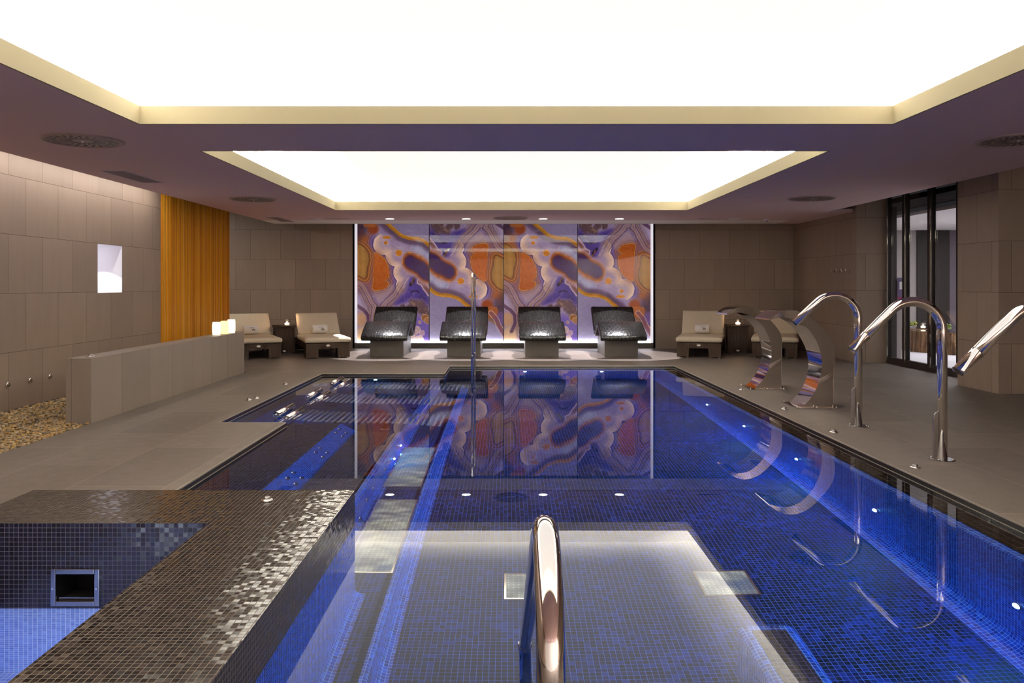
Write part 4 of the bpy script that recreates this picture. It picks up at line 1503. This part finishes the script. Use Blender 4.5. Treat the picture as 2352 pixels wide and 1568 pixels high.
# niche ornament and lamp
t = thing('twisted_ornament', 'twisted silver ornament at the left edge of the lit wall niche', 'ornament', (-5.27, 10.17, NZ0))
pts = [(.03 * math.sin(k * .5), .03 * math.cos(k * .5), .03 + k * .0075) for k in range(26)]
MB().tube(pts, [.012 + .014 * abs(math.sin(k * .42)) for k in range(26)], 12).build('figure', M['chrome'], t)
MB().lathe([(.045, 0), (.045, .02), (.02, .03)], (0, 0, 0), 20, True).build('base', M['satin'], t)
MB().ball((.0, .0, .245), .032).build('finial', M['white'], t)
t = thing('niche_spotlight', 'small recessed lamp in the ceiling of the lit wall niche', 'spotlight', (-5.30, 10.16, NZ1), 0)
MB().lathe([(.05, 0), (.05, -.004), (.04, -.006)], (0, 0, 0), 24, True, cap=False).build('ring', M['chrome'], t)
MB().lathe([(.04, -.003), (.039, -.004)], (0, 0, 0), 24, False).build('lens', M['spot_lens'], t)
lamp('niche_light', 'SPOT', (0, 0, -.01), 9, (.96, .94, 1), .01, t, angle=math.radians(92), blend=.06)
lamp('niche_glow', 'POINT', (0, 0, -.03), .35, (.9, .86, 1), .02, t)
# ================================================================== AGATE MURAL
_rg = np.random.default_rng(11)
_lat = _rg.random((64, 64))
def vnoise(x, y):
    xi, yi = np.floor(x).astype(int), np.floor(y).astype(int)
    fx, fy = x - xi, y - yi
    fx, fy = fx * fx * (3 - 2 * fx), fy * fy * (3 - 2 * fy)
    g = lambda a, b: _lat[b % 64, a % 64]
    return (g(xi, yi) * (1 - fx) + g(xi + 1, yi) * fx) * (1 - fy) + (g(xi, yi + 1) * (1 - fx) + g(xi + 1, yi + 1) * fx) * fy
def fbm(x, y, o=4):
    s, a, t = 0, .5, 0
    for k in range(o):
        s = s + a * vnoise(x * 2 ** k + 7.3 * k, y * 2 ** k + 3.1 * k)
        t += a
        a *= .5
    return s / t - .5
def ss(a, b, v):
    t = np.clip((v - a) / (b - a), 0, 1)
    return t * t * (3 - 2 * t)
def pdist(X, Y, pts):
    """distance to polyline and signed side (+ = right of travel in image axes)"""
    best = np.full(X.shape, 1e9)
    side = np.zeros(X.shape)
    par = np.zeros(X.shape)
    acc = 0
    for (ax, ay), (bx, by) in zip(pts, pts[1:]):
        dx, dy = bx - ax, by - ay
        L2 = dx * dx + dy * dy
        t = np.clip(((X - ax) * dx + (Y - ay) * dy) / L2, 0, 1)
        d = np.hypot(X - ax - t * dx, Y - ay - t * dy)
        up = d < best
        best = np.where(up, d, best)
        side = np.where(up, np.sign(dx * (Y - ay) - dy * (X - ax)), side)
        par = np.where(up, acc + t * math.sqrt(L2), par)
        acc += math.sqrt(L2)
    return best, side, par
def chaikin(p, closed=False, n=2):
    for _ in range(n):
        q = []
        prs = list(zip(p, p[1:] + [p[0]])) if closed else list(zip(p, p[1:]))
        for a, b in prs:
            q += [(a[0] * .75 + b[0] * .25, a[1] * .75 + b[1] * .25), (a[0] * .25 + b[0] * .75, a[1] * .25 + b[1] * .75)]
        p = q if closed else [p[0]] + q + [p[-1]]
    return p
def polysd(X, Y, pts):
    pts = chaikin(pts, True, 2)
    q = pts + [pts[0]]
    d, _, _ = pdist(X, Y, q)
    ins = np.zeros(X.shape, bool)
    for (ax, ay), (bx, by) in zip(q, q[1:]):
        c = ((ay > Y) != (by > Y)) & (X < (bx - ax) * (Y - ay) / (by - ay + 1e-9) + ax)
        ins ^= c
    return np.where(ins, -d, d)
def rgb(*c):
    return np.array(c, float) / 255
def agate(x, y):
    """colour of the stone picture at x (0..882), y (-384..1448), sRGB"""
    wx = fbm(x / 90, y / 90) * 46
    wy = fbm(x / 90 + 40, y / 90 + 17) * 46
    X, Y = x + wx * .34, y + wy * .34
    fine = fbm(x / 22 + 9, y / 22)
    lo = fbm(x / 240 + 3, y / 240 + 8)
    c = np.zeros(x.shape + (3,)) + rgb(150, 128, 166)
    def put(mask, col):
        nonlocal c
        m_ = np.clip(mask, 0, 1)[..., None]
        c = c * (1 - m_) + np.asarray(col) * m_
    put(ss(-.1, .35, lo) * .7, rgb(172, 156, 188))
    put(ss(.05, -.3, lo) * .6, rgb(116, 92, 146))
    # upper right: smooth lilac grey above the golden vein
    gv = [(-200, -420), (0, -230), (120, -150), (260, -70), (340, -20), (400, 22), (450, 66), (520, 132), (600, 168), (680, 182), (760, 182), (830, 214), (900, 275)]
    gd, gs, gp = pdist(X, Y, chaikin(gv))
    g = gd * np.where(gs > 0, 1, -1)          # + is below and left of the vein
    put((g < 0) * .9, rgb(146, 132, 168))
    put((g < 0) * ss(-60, -420, y) * .75, rgb(196, 192, 224))  # paler upwards: LED glow at the foot of turned panels painted in
    put((g < 0) * ss(300, 0, -g) * .25, rgb(118, 100, 140))
    # scalloped lilac lobes under the vein
    lob = np.minimum(np.hypot(X - 770, Y - 330) - 112, np.hypot(X - 900, Y - 390) - 90)
    put((g > 0) * ss(6, -6, lob) * .9, rgb(150, 146, 184))
    put((g > 0) * ss(-10, -70, lob) * .7, rgb(176, 174, 200))
    put((g > 0) * np.exp(-(lob / 3.0) ** 2) * .8, rgb(214, 196, 196))
    # fine agate banding following the vein
    put((g > 0) * (g < 330) * (0.5 + 0.5 * np.sin(g / 7.5 + lo * 8)) * .16, rgb(196, 170, 176))
    # cream scallops
    circ = [(330, 250, 132), (480, 398, 127), (570, 600, 126), (612, 765, 136)]
    D = np.full(x.shape, 1e9)
    for (a, b, r) in circ:
        D = np.minimum(D, np.hypot(np.where(X > a, np.maximum(0, X - a - 320), X - a), Y - b) - r)
    xb = np.interp(Y, [140, 250, 400, 600, 760, 860], [330, 330, 480, 570, 600, 520])
    left = (X < xb) * ss(120, 250, Y + (330 - X) * .25) * (Y < 1020)
    xr = np.interp(Y, [120, 250, 400, 600, 760, 900], [330, 420, 520, 600, 600, 540])
    inside = ss(2, -2, D) * ss(70, -110, X - xr) * ss(900, 800, Y) * np.maximum(ss(105, 235, Y), ss(330, 250, X))
    put(inside * ss(-150, -20, D), rgb(214, 178, 160))
    put(inside * ss(-60, -6, D) * .9, rgb(232, 196, 172))
    put(inside * (.5 + .5 * np.sin(D / 7 + lo * 4)) * .16 * ss(-140, -30, D), rgb(170, 140, 160))
    ring = inside * ss(-220, -120, D) * ss(-70, -130, D)
    put(ring * np.exp(-((D + 118 + lo * 60) / 3) ** 2) * .7, rgb(206, 178, 176))
    # left country: purple next to the scallops, then amber and orange
    Lm = ss(-2, 3, D) * left * ss(900, 800, Y)
    put(Lm, rgb(98, 74, 140))
    put(Lm * ss(18, 60, D), rgb(136, 92, 112))
    put(Lm * ss(50, 110, D) * ss(520, 380, Y), rgb(164, 92, 48))
    put(Lm * np.exp(-((D - 34) / 10) ** 2) * .6, rgb(140, 110, 168))
    for o_, w_, cc in [(12, 3, (60, 42, 92)), (22, 2.5, (150, 122, 170)), (48, 3, (84, 58, 104)), (62, 3.5, (182, 124, 92)), (78, 3, (96, 54, 50)), (92, 4, (176, 104, 52))]:
        put(Lm * np.exp(-((D - o_ - lo * 22) / w_) ** 2) * .7, rgb(*cc))
    put(left * np.exp(-(D / 2.6) ** 2) * ss(880, 800, Y), rgb(246, 220, 208))
    # lavender field lower left of centre
    tri = polysd(X, Y, [(150, 770), (420, 720), (470, 800), (330, 930), (272, 1000), (215, 920)])
    put(ss(20, -30, tri), rgb(162, 136, 152))
    # orange body
    ob = polysd(X, Y, [(225, 345), (300, 400), (352, 450), (388, 545), (394, 640), (372, 690), (330, 702), (376, 712), (388, 745), (352, 800), (270, 826), (205, 832), (176, 790), (196, 700), (188, 610), (200, 540), (176, 470), (182, 380)])
    put(np.exp(-np.maximum(ob, 0) / 30) * (ob > 0) * .75, rgb(156, 96, 66))
    put((ob > 4) * ss(70, 20, ob) * (.5 + .5 * np.sin(ob / 4.2 + lo * 5)) * .3 * (Y > 250), rgb(104, 66, 84))
    oc = np.clip(.5 + fine * 1.2 + (Y - 600) / 900, 0, 1)[..., None]
    put(ss(3, -3, ob), rgb(200, 108, 44) * (1 - oc) + rgb(160, 76, 20) * oc)
    put(ss(-6, -1, ob) * ss(4, 0, ob) * ss(.02, .25, fine + .15) * .8, rgb(226, 166, 60))
    # amber slab on the left edge
    ab = polysd(X, Y, [(-30, 240), (40, 250), (100, 296), (138, 360), (146, 470), (118, 560), (120, 640), (96, 690), (40, 660), (-30, 622)])
    band = np.clip(ab, 0, 90)
    wm = ss(84, 34, ab) * (ab > 0) * ss(150, 220, Y) * ss(800, 720, Y)
    put(wm, rgb(158, 92, 50))
    put(wm * (.5 + .5 * np.sin(band / 5.2 + lo * 6)) * .38, rgb(92, 50, 40))
    put(wm * np.exp(-((ab - 22 - lo * 14) / 4) ** 2) * .8, rgb(206, 142, 70))
    put(wm * np.exp(-((ab - 48 - lo * 18) / 3) ** 2) * .7, rgb(196, 150, 140))
    put(ss(3, -3, ab), rgb(170, 124, 62))
    put(ss(3, -3, ab) * (.5 + .5 * np.sin(X / 15 + lo * 4)) * .45, rgb(136, 92, 40))
    put(np.exp(-((ab + 4) / 4) ** 2) * .8, rgb(78, 42, 28))
    put(ss(-10, -60, ab) * ss(.1, -.15, lo) * .5, rgb(190, 136, 66))
    # dark corner, top left
    tl = ss(250, 60, X * .9 + Y * .75 + wx) * (Y > -260) * (g > 20)
    put(tl * .92, rgb(62, 42, 62))
    put(tl * np.exp(-((fbm(X / 110, Y / 110 + 3) + .02) / .03) ** 2) * .5, rgb(120, 70, 60))
    so = np.hypot((X - 190) / 80, (Y - 62) / 76)
    put(ss(1.2, .55, so), rgb(150, 70, 34))
    put((g > 26) * ss(120, 30, g) * ss(-40, 60, Y) * .55, rgb(92, 66, 108))
    # striped bands in the lower left
    for pts, wd, sg in [([(-40, 676), (60, 716), (118, 772), (160, 850), (196, 930), (240, 985), (272, 1008), (230, 1100), (250, 1300)], 175, 1),
                        ([(272, 1008), (316, 950), (372, 890), (440, 826), (500, 720), (512, 660)], 190, 1)]:
        d, sd, pr = pdist(X, Y, chaikin(pts))
        t = d * np.where(sd > 0, 1, -1)
        tot = pr.max()
        msk = ss(-6, 8, t) * ss(wd, wd - 90, t) * ss(tot * 1.0, tot * .72, pr if pts[0][0] > 0 else pr * .55) * (Y > 560)
        k = t / 6.8 + fine * .25 + lo * 5 + wx * .02
        f = np.abs((k % 4) - 2) / 2
        colr = rgb(104, 76, 104) * (1 - f[..., None]) + rgb(182, 150, 148) * f[..., None]
        f2 = ((k % 5.3) < 1.0)[..., None]
        colr = np.where(f2, rgb(84, 52, 44), colr)
        f3 = (((k + 2) % 7.1) < 1.2)[..., None]
        colr = np.where(f3, rgb(170, 118, 66), colr)
        put(msk * (.78 if pts[0][0] < 0 else .72), colr)
    # purple basin, right of centre
    pu = polysd(X, Y, [(640, 640), (740, 620), (900, 690), (900, 1090), (800, 990), (700, 930), (560, 1000), (420, 1010), (520, 900), (600, 830)])
    put(ss(30, -40, pu), rgb(84, 64, 148))
    put(ss(0, -70, pu) * np.clip(.35 + lo * 2.2 + fine, 0, .9), rgb(56, 38, 92))
    put(ss(0, -60, pu) * np.exp(-((fbm(X / 130 + 5, Y / 130) - .02) / .025) ** 2) * .5, rgb(150, 116, 150))
    st = polysd(X, Y, [(556, 700), (610, 660), (640, 690), (600, 780), (570, 800)])
    put(ss(4, -8, st) * .6, rgb(150, 124, 150))
    for pts, wd, col in [([(752, 628), (705, 668), (690, 720), (652, 760)], 13, rgb(38, 22, 34)), ([(734, 640), (690, 690), (676, 740)], 5, rgb(140, 84, 60)),
                         ([(640, 668), (590, 720), (560, 800)], 4, rgb(196, 170, 176)), ([(760, 840), (720, 824), (660, 838)], 9, rgb(48, 30, 66))]:
        d, _, _ = pdist(X, Y, pts)
        put(ss(wd + 4, wd - 4, d), col)
    d, _, _ = pdist(X, Y, [(772, 712), (812, 735), (850, 800), (900, 870)])
    put(ss(50, 36, d) * .9, rgb(150, 112, 140))
    put(np.exp(-((d - 34) / 4) ** 2), rgb(222, 196, 196))
    put(ss(22, 12, d), rgb(122, 76, 72))
    # dark violet islands with rusty rim
    d, _, _ = pdist(X, Y, [(662, 470), (700, 500), (800, 560), (905, 640)])
    d = d - 100 - 9 * np.sin(X / 30) - wx * .35
    put(ss(70, 16, d) * .8, rgb(178, 140, 150))
    upr = .25 + .75 * ss(60, -40, Y - (X * .62 + 175))
    put(ss(40, 6, d) * .92 * upr, rgb(160, 96, 62))
    put(ss(16, -4, d) * upr, rgb(156, 80, 34))
    put(ss(2, -30, d), rgb(98, 50, 44))
    put(ss(-8, -46, d), rgb(64, 36, 92))
    put(ss(-8, -50, d) * ss(-.05, .22, lo + fine * .6) * .55, rgb(104, 52, 60))
    put(ss(-20, -70, d) * ss(.0, .25, fine + lo) * .7, rgb(40, 26, 66))
    put(np.exp(-((d - 14) / 3.4) ** 2) * ss(.0, .2, fine) * (Y < X * .55 + 200), rgb(232, 176, 74))
    # golden vein itself
    put(ss(60, 16, np.abs(g - 34)) * .75 * (y < 330), rgb(96, 70, 92))
    put(ss(27, 19, np.abs(g)) * (x > 330), rgb(178, 116, 30))
    put(ss(27, 19, np.abs(g)) * (x <= 330) * .55, rgb(150, 104, 60))
    put(np.exp(-((g + 12) / 7) ** 2) * (x > 330) * (.55 + 1.4 * np.maximum(fine, 0)), rgb(228, 170, 58))
    # gold eyes with rings
    for (a, b, rx, ry) in [(510, 358, 40, 40), (350, 234, 23, 23), (362, 165, 54, 19)]:
        e = np.hypot((x - a) / rx, (y - b) / ry)
        put((e < 2.5) * (.5 + .5 * np.cos(e * 11)) * ss(2.5, 1.2, e) * .35, rgb(220, 186, 178))
        put(ss(1.05, .95, e), rgb(198, 122, 36))
        put(np.exp(-((e - .96) / .07) ** 2) * ss(-.1, .15, fine), rgb(240, 190, 90))
    # brown cloud and bubbles, lower right
    cl_ = np.full(x.shape, 1e9)
    for (a, b, r) in [(690, 985, 52), (760, 1005, 66), (812, 1062, 62), (850, 1120, 60), (640, 1040, 44), (560, 1040, 40)]:
        cl_ = np.minimum(cl_, np.hypot(X - a, Y - b) - r)
    cl_ = cl_ + fine * 46 + wy * .4
    put(ss(30, -22, cl_) * .85, rgb(92, 66, 66))
    put(ss(8, -10, cl_) * np.clip(fine * 2.4, 0, .7), rgb(172, 128, 96))
    put(np.exp(-((cl_ - 14) / 5) ** 2) * .35, rgb(178, 150, 160))
    low = ss(1080, 1180, y) * ss(520, 640, x) * ss(0, 30, cl_)
    put(low * .8, rgb(112, 88, 176))
    for (a, b, r, col) in [(836, 1165, 44, rgb(160, 104, 52)), (870, 1200, 40, rgb(170, 116, 70)), (735, 1312, 46, rgb(206, 172, 160)), (700, 1345, 40, rgb(196, 158, 150)),
                           (798, 1352, 34, rgb(196, 156, 168)), (768, 1216, 18, rgb(184, 136, 96)), (660, 1270, 50, rgb(186, 150, 120)), (760, 1440, 60, rgb(214, 186, 170)), (640, 1400, 70, rgb(210, 180, 160))]:
        e = np.hypot(X - a, Y - b)
        put(ss(r + 2, r - 4, e) * .85, col)
        put(np.exp(-((e - r) / 3) ** 2) * .6, rgb(232, 206, 196))
    # glowing cream and violet, lower left
    e = np.hypot((X - 40) / 70, (Y - 1180) / 90)
    put(ss(1.3, .6, e) * .9, rgb(196, 148, 108))
    e = np.hypot((X - 60) / 110, (Y - 1400) / 150)
    put(ss(1.3, .5, e) * .9, rgb(222, 182, 136))
    d, _, _ = pdist(X, Y, [(-20, 1000), (70, 1060), (128, 1130), (130, 1230), (90, 1330)])
    put(ss(34, 12, d) * .8, rgb(84, 52, 84))
    put(np.exp(-((d - 26) / 4) ** 2) * .7, rgb(196, 158, 140))
    # parts only seen on the turned panels (above y = 0): rust and blue near the left edge
    up = ss(0, -60, y) * (g > 30)
    put(up * .85, rgb(112, 84, 140))
    e = np.hypot((X - 150) / 90, (Y + 20) / 90)
    put(ss(1.15, .8, e) * (y < 40) * .9, rgb(176, 98, 46))
    e = np.hypot(X - 120, Y + 300)
    put(ss(150, 120, e) * .9 * (g > 20), rgb(84, 76, 176))
    put(ss(110, 60, e) * .8 * (g > 20), rgb(140, 134, 206))
    put(np.exp(-((e - 128) / 9) ** 2) * (g > 20), rgb(62, 44, 86))
    d, _, _ = pdist(X, Y, [(150, -40), (90, -110), (60, -190), (20, -260), (-20, -330)])
    put(ss(30, 16, d) * .8, rgb(132, 80, 92))
    put(np.exp(-((d - 28) / 4) ** 2) * .8, rgb(216, 184, 180))
    c = c * (1 + fine[..., None] * .10)
    gr = c.mean(-1, keepdims=True)
    c = gr + (c - gr) * .86
    c = np.clip(c, 0, 1) ** 1.12
    return np.clip(c, 0, 1)

def agate_mesh(name, turned, w_, h_):
    nx, ny = 200, 322
    u = np.linspace(0, 1, nx)
    v = np.linspace(0, 1, ny)          # from the top
    U, V = np.meshgrid(u, v)
    if turned:
        cx_, cyy = (1 - U) * 882, (.735 - V) * 1448
    else:
        cx_, cyy = U * 882, V * 1448
    c = agate(cx_, cyy)
    c = np.where(c <= .04045, c / 12.92, ((c + .055) / 1.055) ** 2.4)
    co = np.stack([(U - .5) * w_, np.zeros_like(U), (1 - V) * h_], -1).reshape(-1, 3)
    idx = np.arange(nx * ny).reshape(ny, nx)
    fc = np.stack([idx[:-1, :-1], idx[1:, :-1], idx[1:, 1:], idx[:-1, 1:]], -1).reshape(-1, 4)
    # give the pane a body: back face and edges
    b0 = len(co)
    co = np.concatenate([co, np.array([(-w_ / 2, .012, 0), (w_ / 2, .012, 0), (w_ / 2, .012, h_), (-w_ / 2, .012, h_)])])
    extra = np.array([[b0, b0 + 3, b0 + 2, b0 + 1]])
    fc = np.concatenate([fc, extra])
    me = bpy.data.meshes.new(name)
    me.vertices.add(len(co))
    me.vertices.foreach_set('co', co.astype(np.float32).ravel())
    me.loops.add(fc.size)
    me.loops.foreach_set('vertex_index', fc.astype(np.int32).ravel())
    me.polygons.add(len(fc))
    me.polygons.foreach_set('loop_start', np.arange(0, fc.size, 4, dtype=np.int32))
    me.polygons.foreach_set('loop_total', np.full(len(fc), 4, dtype=np.int32))
    me.update(calc_edges=True)
    at = me.color_attributes.new('agate', 'FLOAT_COLOR', 'POINT')
    full = np.ones((len(co), 4), dtype=np.float32)
    full[:b0, :3] = c.reshape(-1, 3)
    full[b0:, :3] = .02
    at.data.foreach_set('color', full.ravel())
    me.materials.append(M['agate'])
    return me
PX = [(-3.035, -1.593), (-1.577, -0.087), (-0.071, 1.405), (1.421, 2.885)]
mA = agate_mesh('agate_panel', False, 1.0, 2.36)
mB = agate_mesh('agate_panel', True, 1.0, 2.36)
for i, ((a, b), lb) in enumerate(zip(PX, ['leftmost purple and orange agate glass panel of the backlit mural', 'second agate glass panel from left, behind the pool handrail',
                                          'third agate glass panel from left in the backlit mural', 'rightmost agate glass panel of the mural, next to the dark wall'])):
    o = bpy.data.objects.new('agate_panel', mB if i % 2 else mA)
    COL.objects.link(o)
    o.location = ((a + b) / 2, 16.20, .148)
    o.scale = (b - a, 1, 1)
    tag(o, lb, 'mural panel', 'agate mural panels')
for (x0, x1, z0, z1, lb) in [(-3.088, -3.042, .108, 2.75, 'vertical white light line along the left side of the mural'),
                             (2.892, 2.938, .108, 2.75, 'vertical white light line along the right side of the mural'),
                             (-3.04, 2.89, .108, .146, 'horizontal white light line along the foot of the mural')]:
    o = MB().box(x0, x1, 16.165, 16.21, z0, z1).build('led_strip', M['led'] if z1 < 1 else M['led_side'])
    tag(o, lb, 'light strip', 'white light lines framing the mural')
for x in (-1.585, -0.079, 1.413):
    S(MB().box(x - .008, x + .008, 16.205, 16.225, .147, 2.75).build('mural_joint_trim', M['black']))

# ================================================================== GLASS DOORS AND THE LOUNGE BEHIND
DX = 6.25
for i, (y0, y1, lb) in enumerate([(12.57, 13.16, 'far'), (11.81, 12.57, 'middle'), (11.05, 11.81, 'near')]):
    d = MB()
    fw = .065
    d.box(DX - .03, DX + .03, y0, y0 + fw, 0, 3.0).box(DX - .03, DX + .03, y1 - fw, y1, 0, 3.0)
    d.box(DX - .03, DX + .03, y0 + fw, y1 - fw, 0, .10)
    o = S(d.build('door_%d' % (i + 1), M['frame']))
    MB().box(DX - .006, DX + .006, y0 + fw, y1 - fw, .10, 3.0).build('pane', M['pane'], o)
    MB().box(DX - .045, DX - .031, y1 - .05, y1 - .03, .06, 2.9).build('edge_strip', M['chrome'], o)
S(MB().box(6.3, 12.0, 9.5, 18.6, -0.1, 0.0).build('floor_lounge', M['room_floor']))
S(MB().box(7.05, 12.0, 9.4, 18.6, CEIL, CEIL + .05).build('ceiling_lounge', M['white']))
S(MB().box(6.3, 7.05, 9.4, 18.6, CEIL + .12, CEIL + .2).build('ceiling_lounge_soffit', M['dark_void']))
m = MB().box(6.3, 9.03, 17.7, 17.8, 0, 2.7)
S(m.build('wall_lounge_back_light', M['room_light']))
S(MB().box(9.03, 9.74, 17.65, 17.8, 0, 2.7).build('wall_lounge_back_dark', M['room_dark']))
S(MB().box(9.74, 12.0, 17.7, 17.8, 0, 2.7).build('wall_lounge_back_mauve', M['room_mauve']))
S(MB().box(12.0, 12.1, 9.4, 17.8, 0, 2.7).box(6.9, 12.0, 9.4, 9.5, 0, 2.7).build('wall_lounge_right', M['room_dark']))
S(MB().box(6.3, 6.655, 13.70, 13.80, 0, 2.7).build('wall_lounge_return', M['room_dark']))
S(MB().box(6.655, 6.74, 13.70, 14.6, 0, 1.35).build('wall_lounge_end_trim', M['room_light']))
S(MB().box(6.3, 6.4, 13.8, 17.7, 0, 2.7).build('wall_lounge_left', M['room_light']))
area('lounge_light', (9.2, 13.6, CEIL - .02), (0, 0, 0), 3.0, 5.0, 190, (1, .97, 1))

def stump(loc, r, h, label, seed):
    t = thing('stump_table', label, 'side table', loc, seed, 'tree stump tables in the lounge')
    rg = random.Random(seed)
    ph = [rg.uniform(0, 6.28) for _ in range(6)]
    N = 72
    vs_, fs = [], []
    for (z, k) in [(0, 1.04), (h * .12, 1.0), (h * .5, .97), (h * .95, .98), (h, .95)]:
        for i in range(N):
            a = 2 * math.pi * i / N
            rr = r * k * (1 + .04 * math.sin(3 * a + ph[0]) + .05 * abs(math.sin(6 * a + ph[1])) + .025 * math.sin(13 * a + ph[2]) + .015 * math.sin(29 * a + ph[3]))
            vs_.append((rr * math.cos(a), rr * math.sin(a), z))
    for j in range(4):
        for i in range(N):
            fs.append((j * N + i, j * N + (i + 1) % N, (j + 1) * N + (i + 1) % N, (j + 1) * N + i))
    m = MB().add(vs_, fs, True)
    m.add(vs_[-N:], [tuple(range(N))])
    m.build('trunk', M['stump'], t)
    MB().lathe([(r * 1.02, h), (r * 1.02, h + .012)], (0, 0, 0), 40, False).build('glass_top', M['glass'], t)
    return t
stump((8.10, 16.0, 0), .29, .40, 'pale tree stump table farthest left behind the glass doors', 1)
stump((7.98, 15.28, 0), .24, .395, 'split tree stump table nearest in the middle door pane', 2)
stump((8.26, 14.72, 0), .24, .395, 'dark tree stump table at right behind the near door pane', 3)
def planter(loc, label, seed):
    t = thing('plant_bowl', label, 'plant', loc, 0, 'bowls of green leaves in the lounge')
    MB().lathe([(.05, 0), (.09, .03), (.10, .07), (.095, .07), (.082, .03), (.002, .01)], (0, 0, 0), 24, True, cap=False).build('bowl', M['glass'], t)
    rg = random.Random(seed)
    m = MB()
    for k in range(46):
        a, e, d = rg.uniform(0, 6.28), rg.uniform(.1, 1.4), rg.uniform(.03, .10)
        c = Vector((d * math.cos(a) * math.cos(e * .8), d * math.sin(a) * math.cos(e * .8), .05 + d * math.sin(e)))
        m.ball(c, .022, (1.0, .8, .55), 8, 5)
    m.build('leaves', M['leaf'], t)
planter((8.03, 15.92, .412), 'bowl of green leaves on the far stump table', 3)
planter((8.12, 14.82, .407), 'bowl of green leaves on the stump table at right', 4)
tealight((8.22, 15.85, .412), 'candle glowing on the stump tables behind the glass doors')
t = thing('wall_poster', 'small purple and white poster standing at the left inside the glass doors', 'poster', (6.70, 13.69, 1.03))
MB().box(-.045, .045, -.012, 0, 0, .37).build('board', plain('poster_board', (96, 84, 120), .5), t)
MB().box(-.01, .035, -.014, -.012, .17, .30).build('printed_panel', M['white'], t)
MB().box(-.045, .045, -.014, -.012, 0, .04).build('magenta_band', plain('poster_magenta', (150, 40, 90), .5), t)
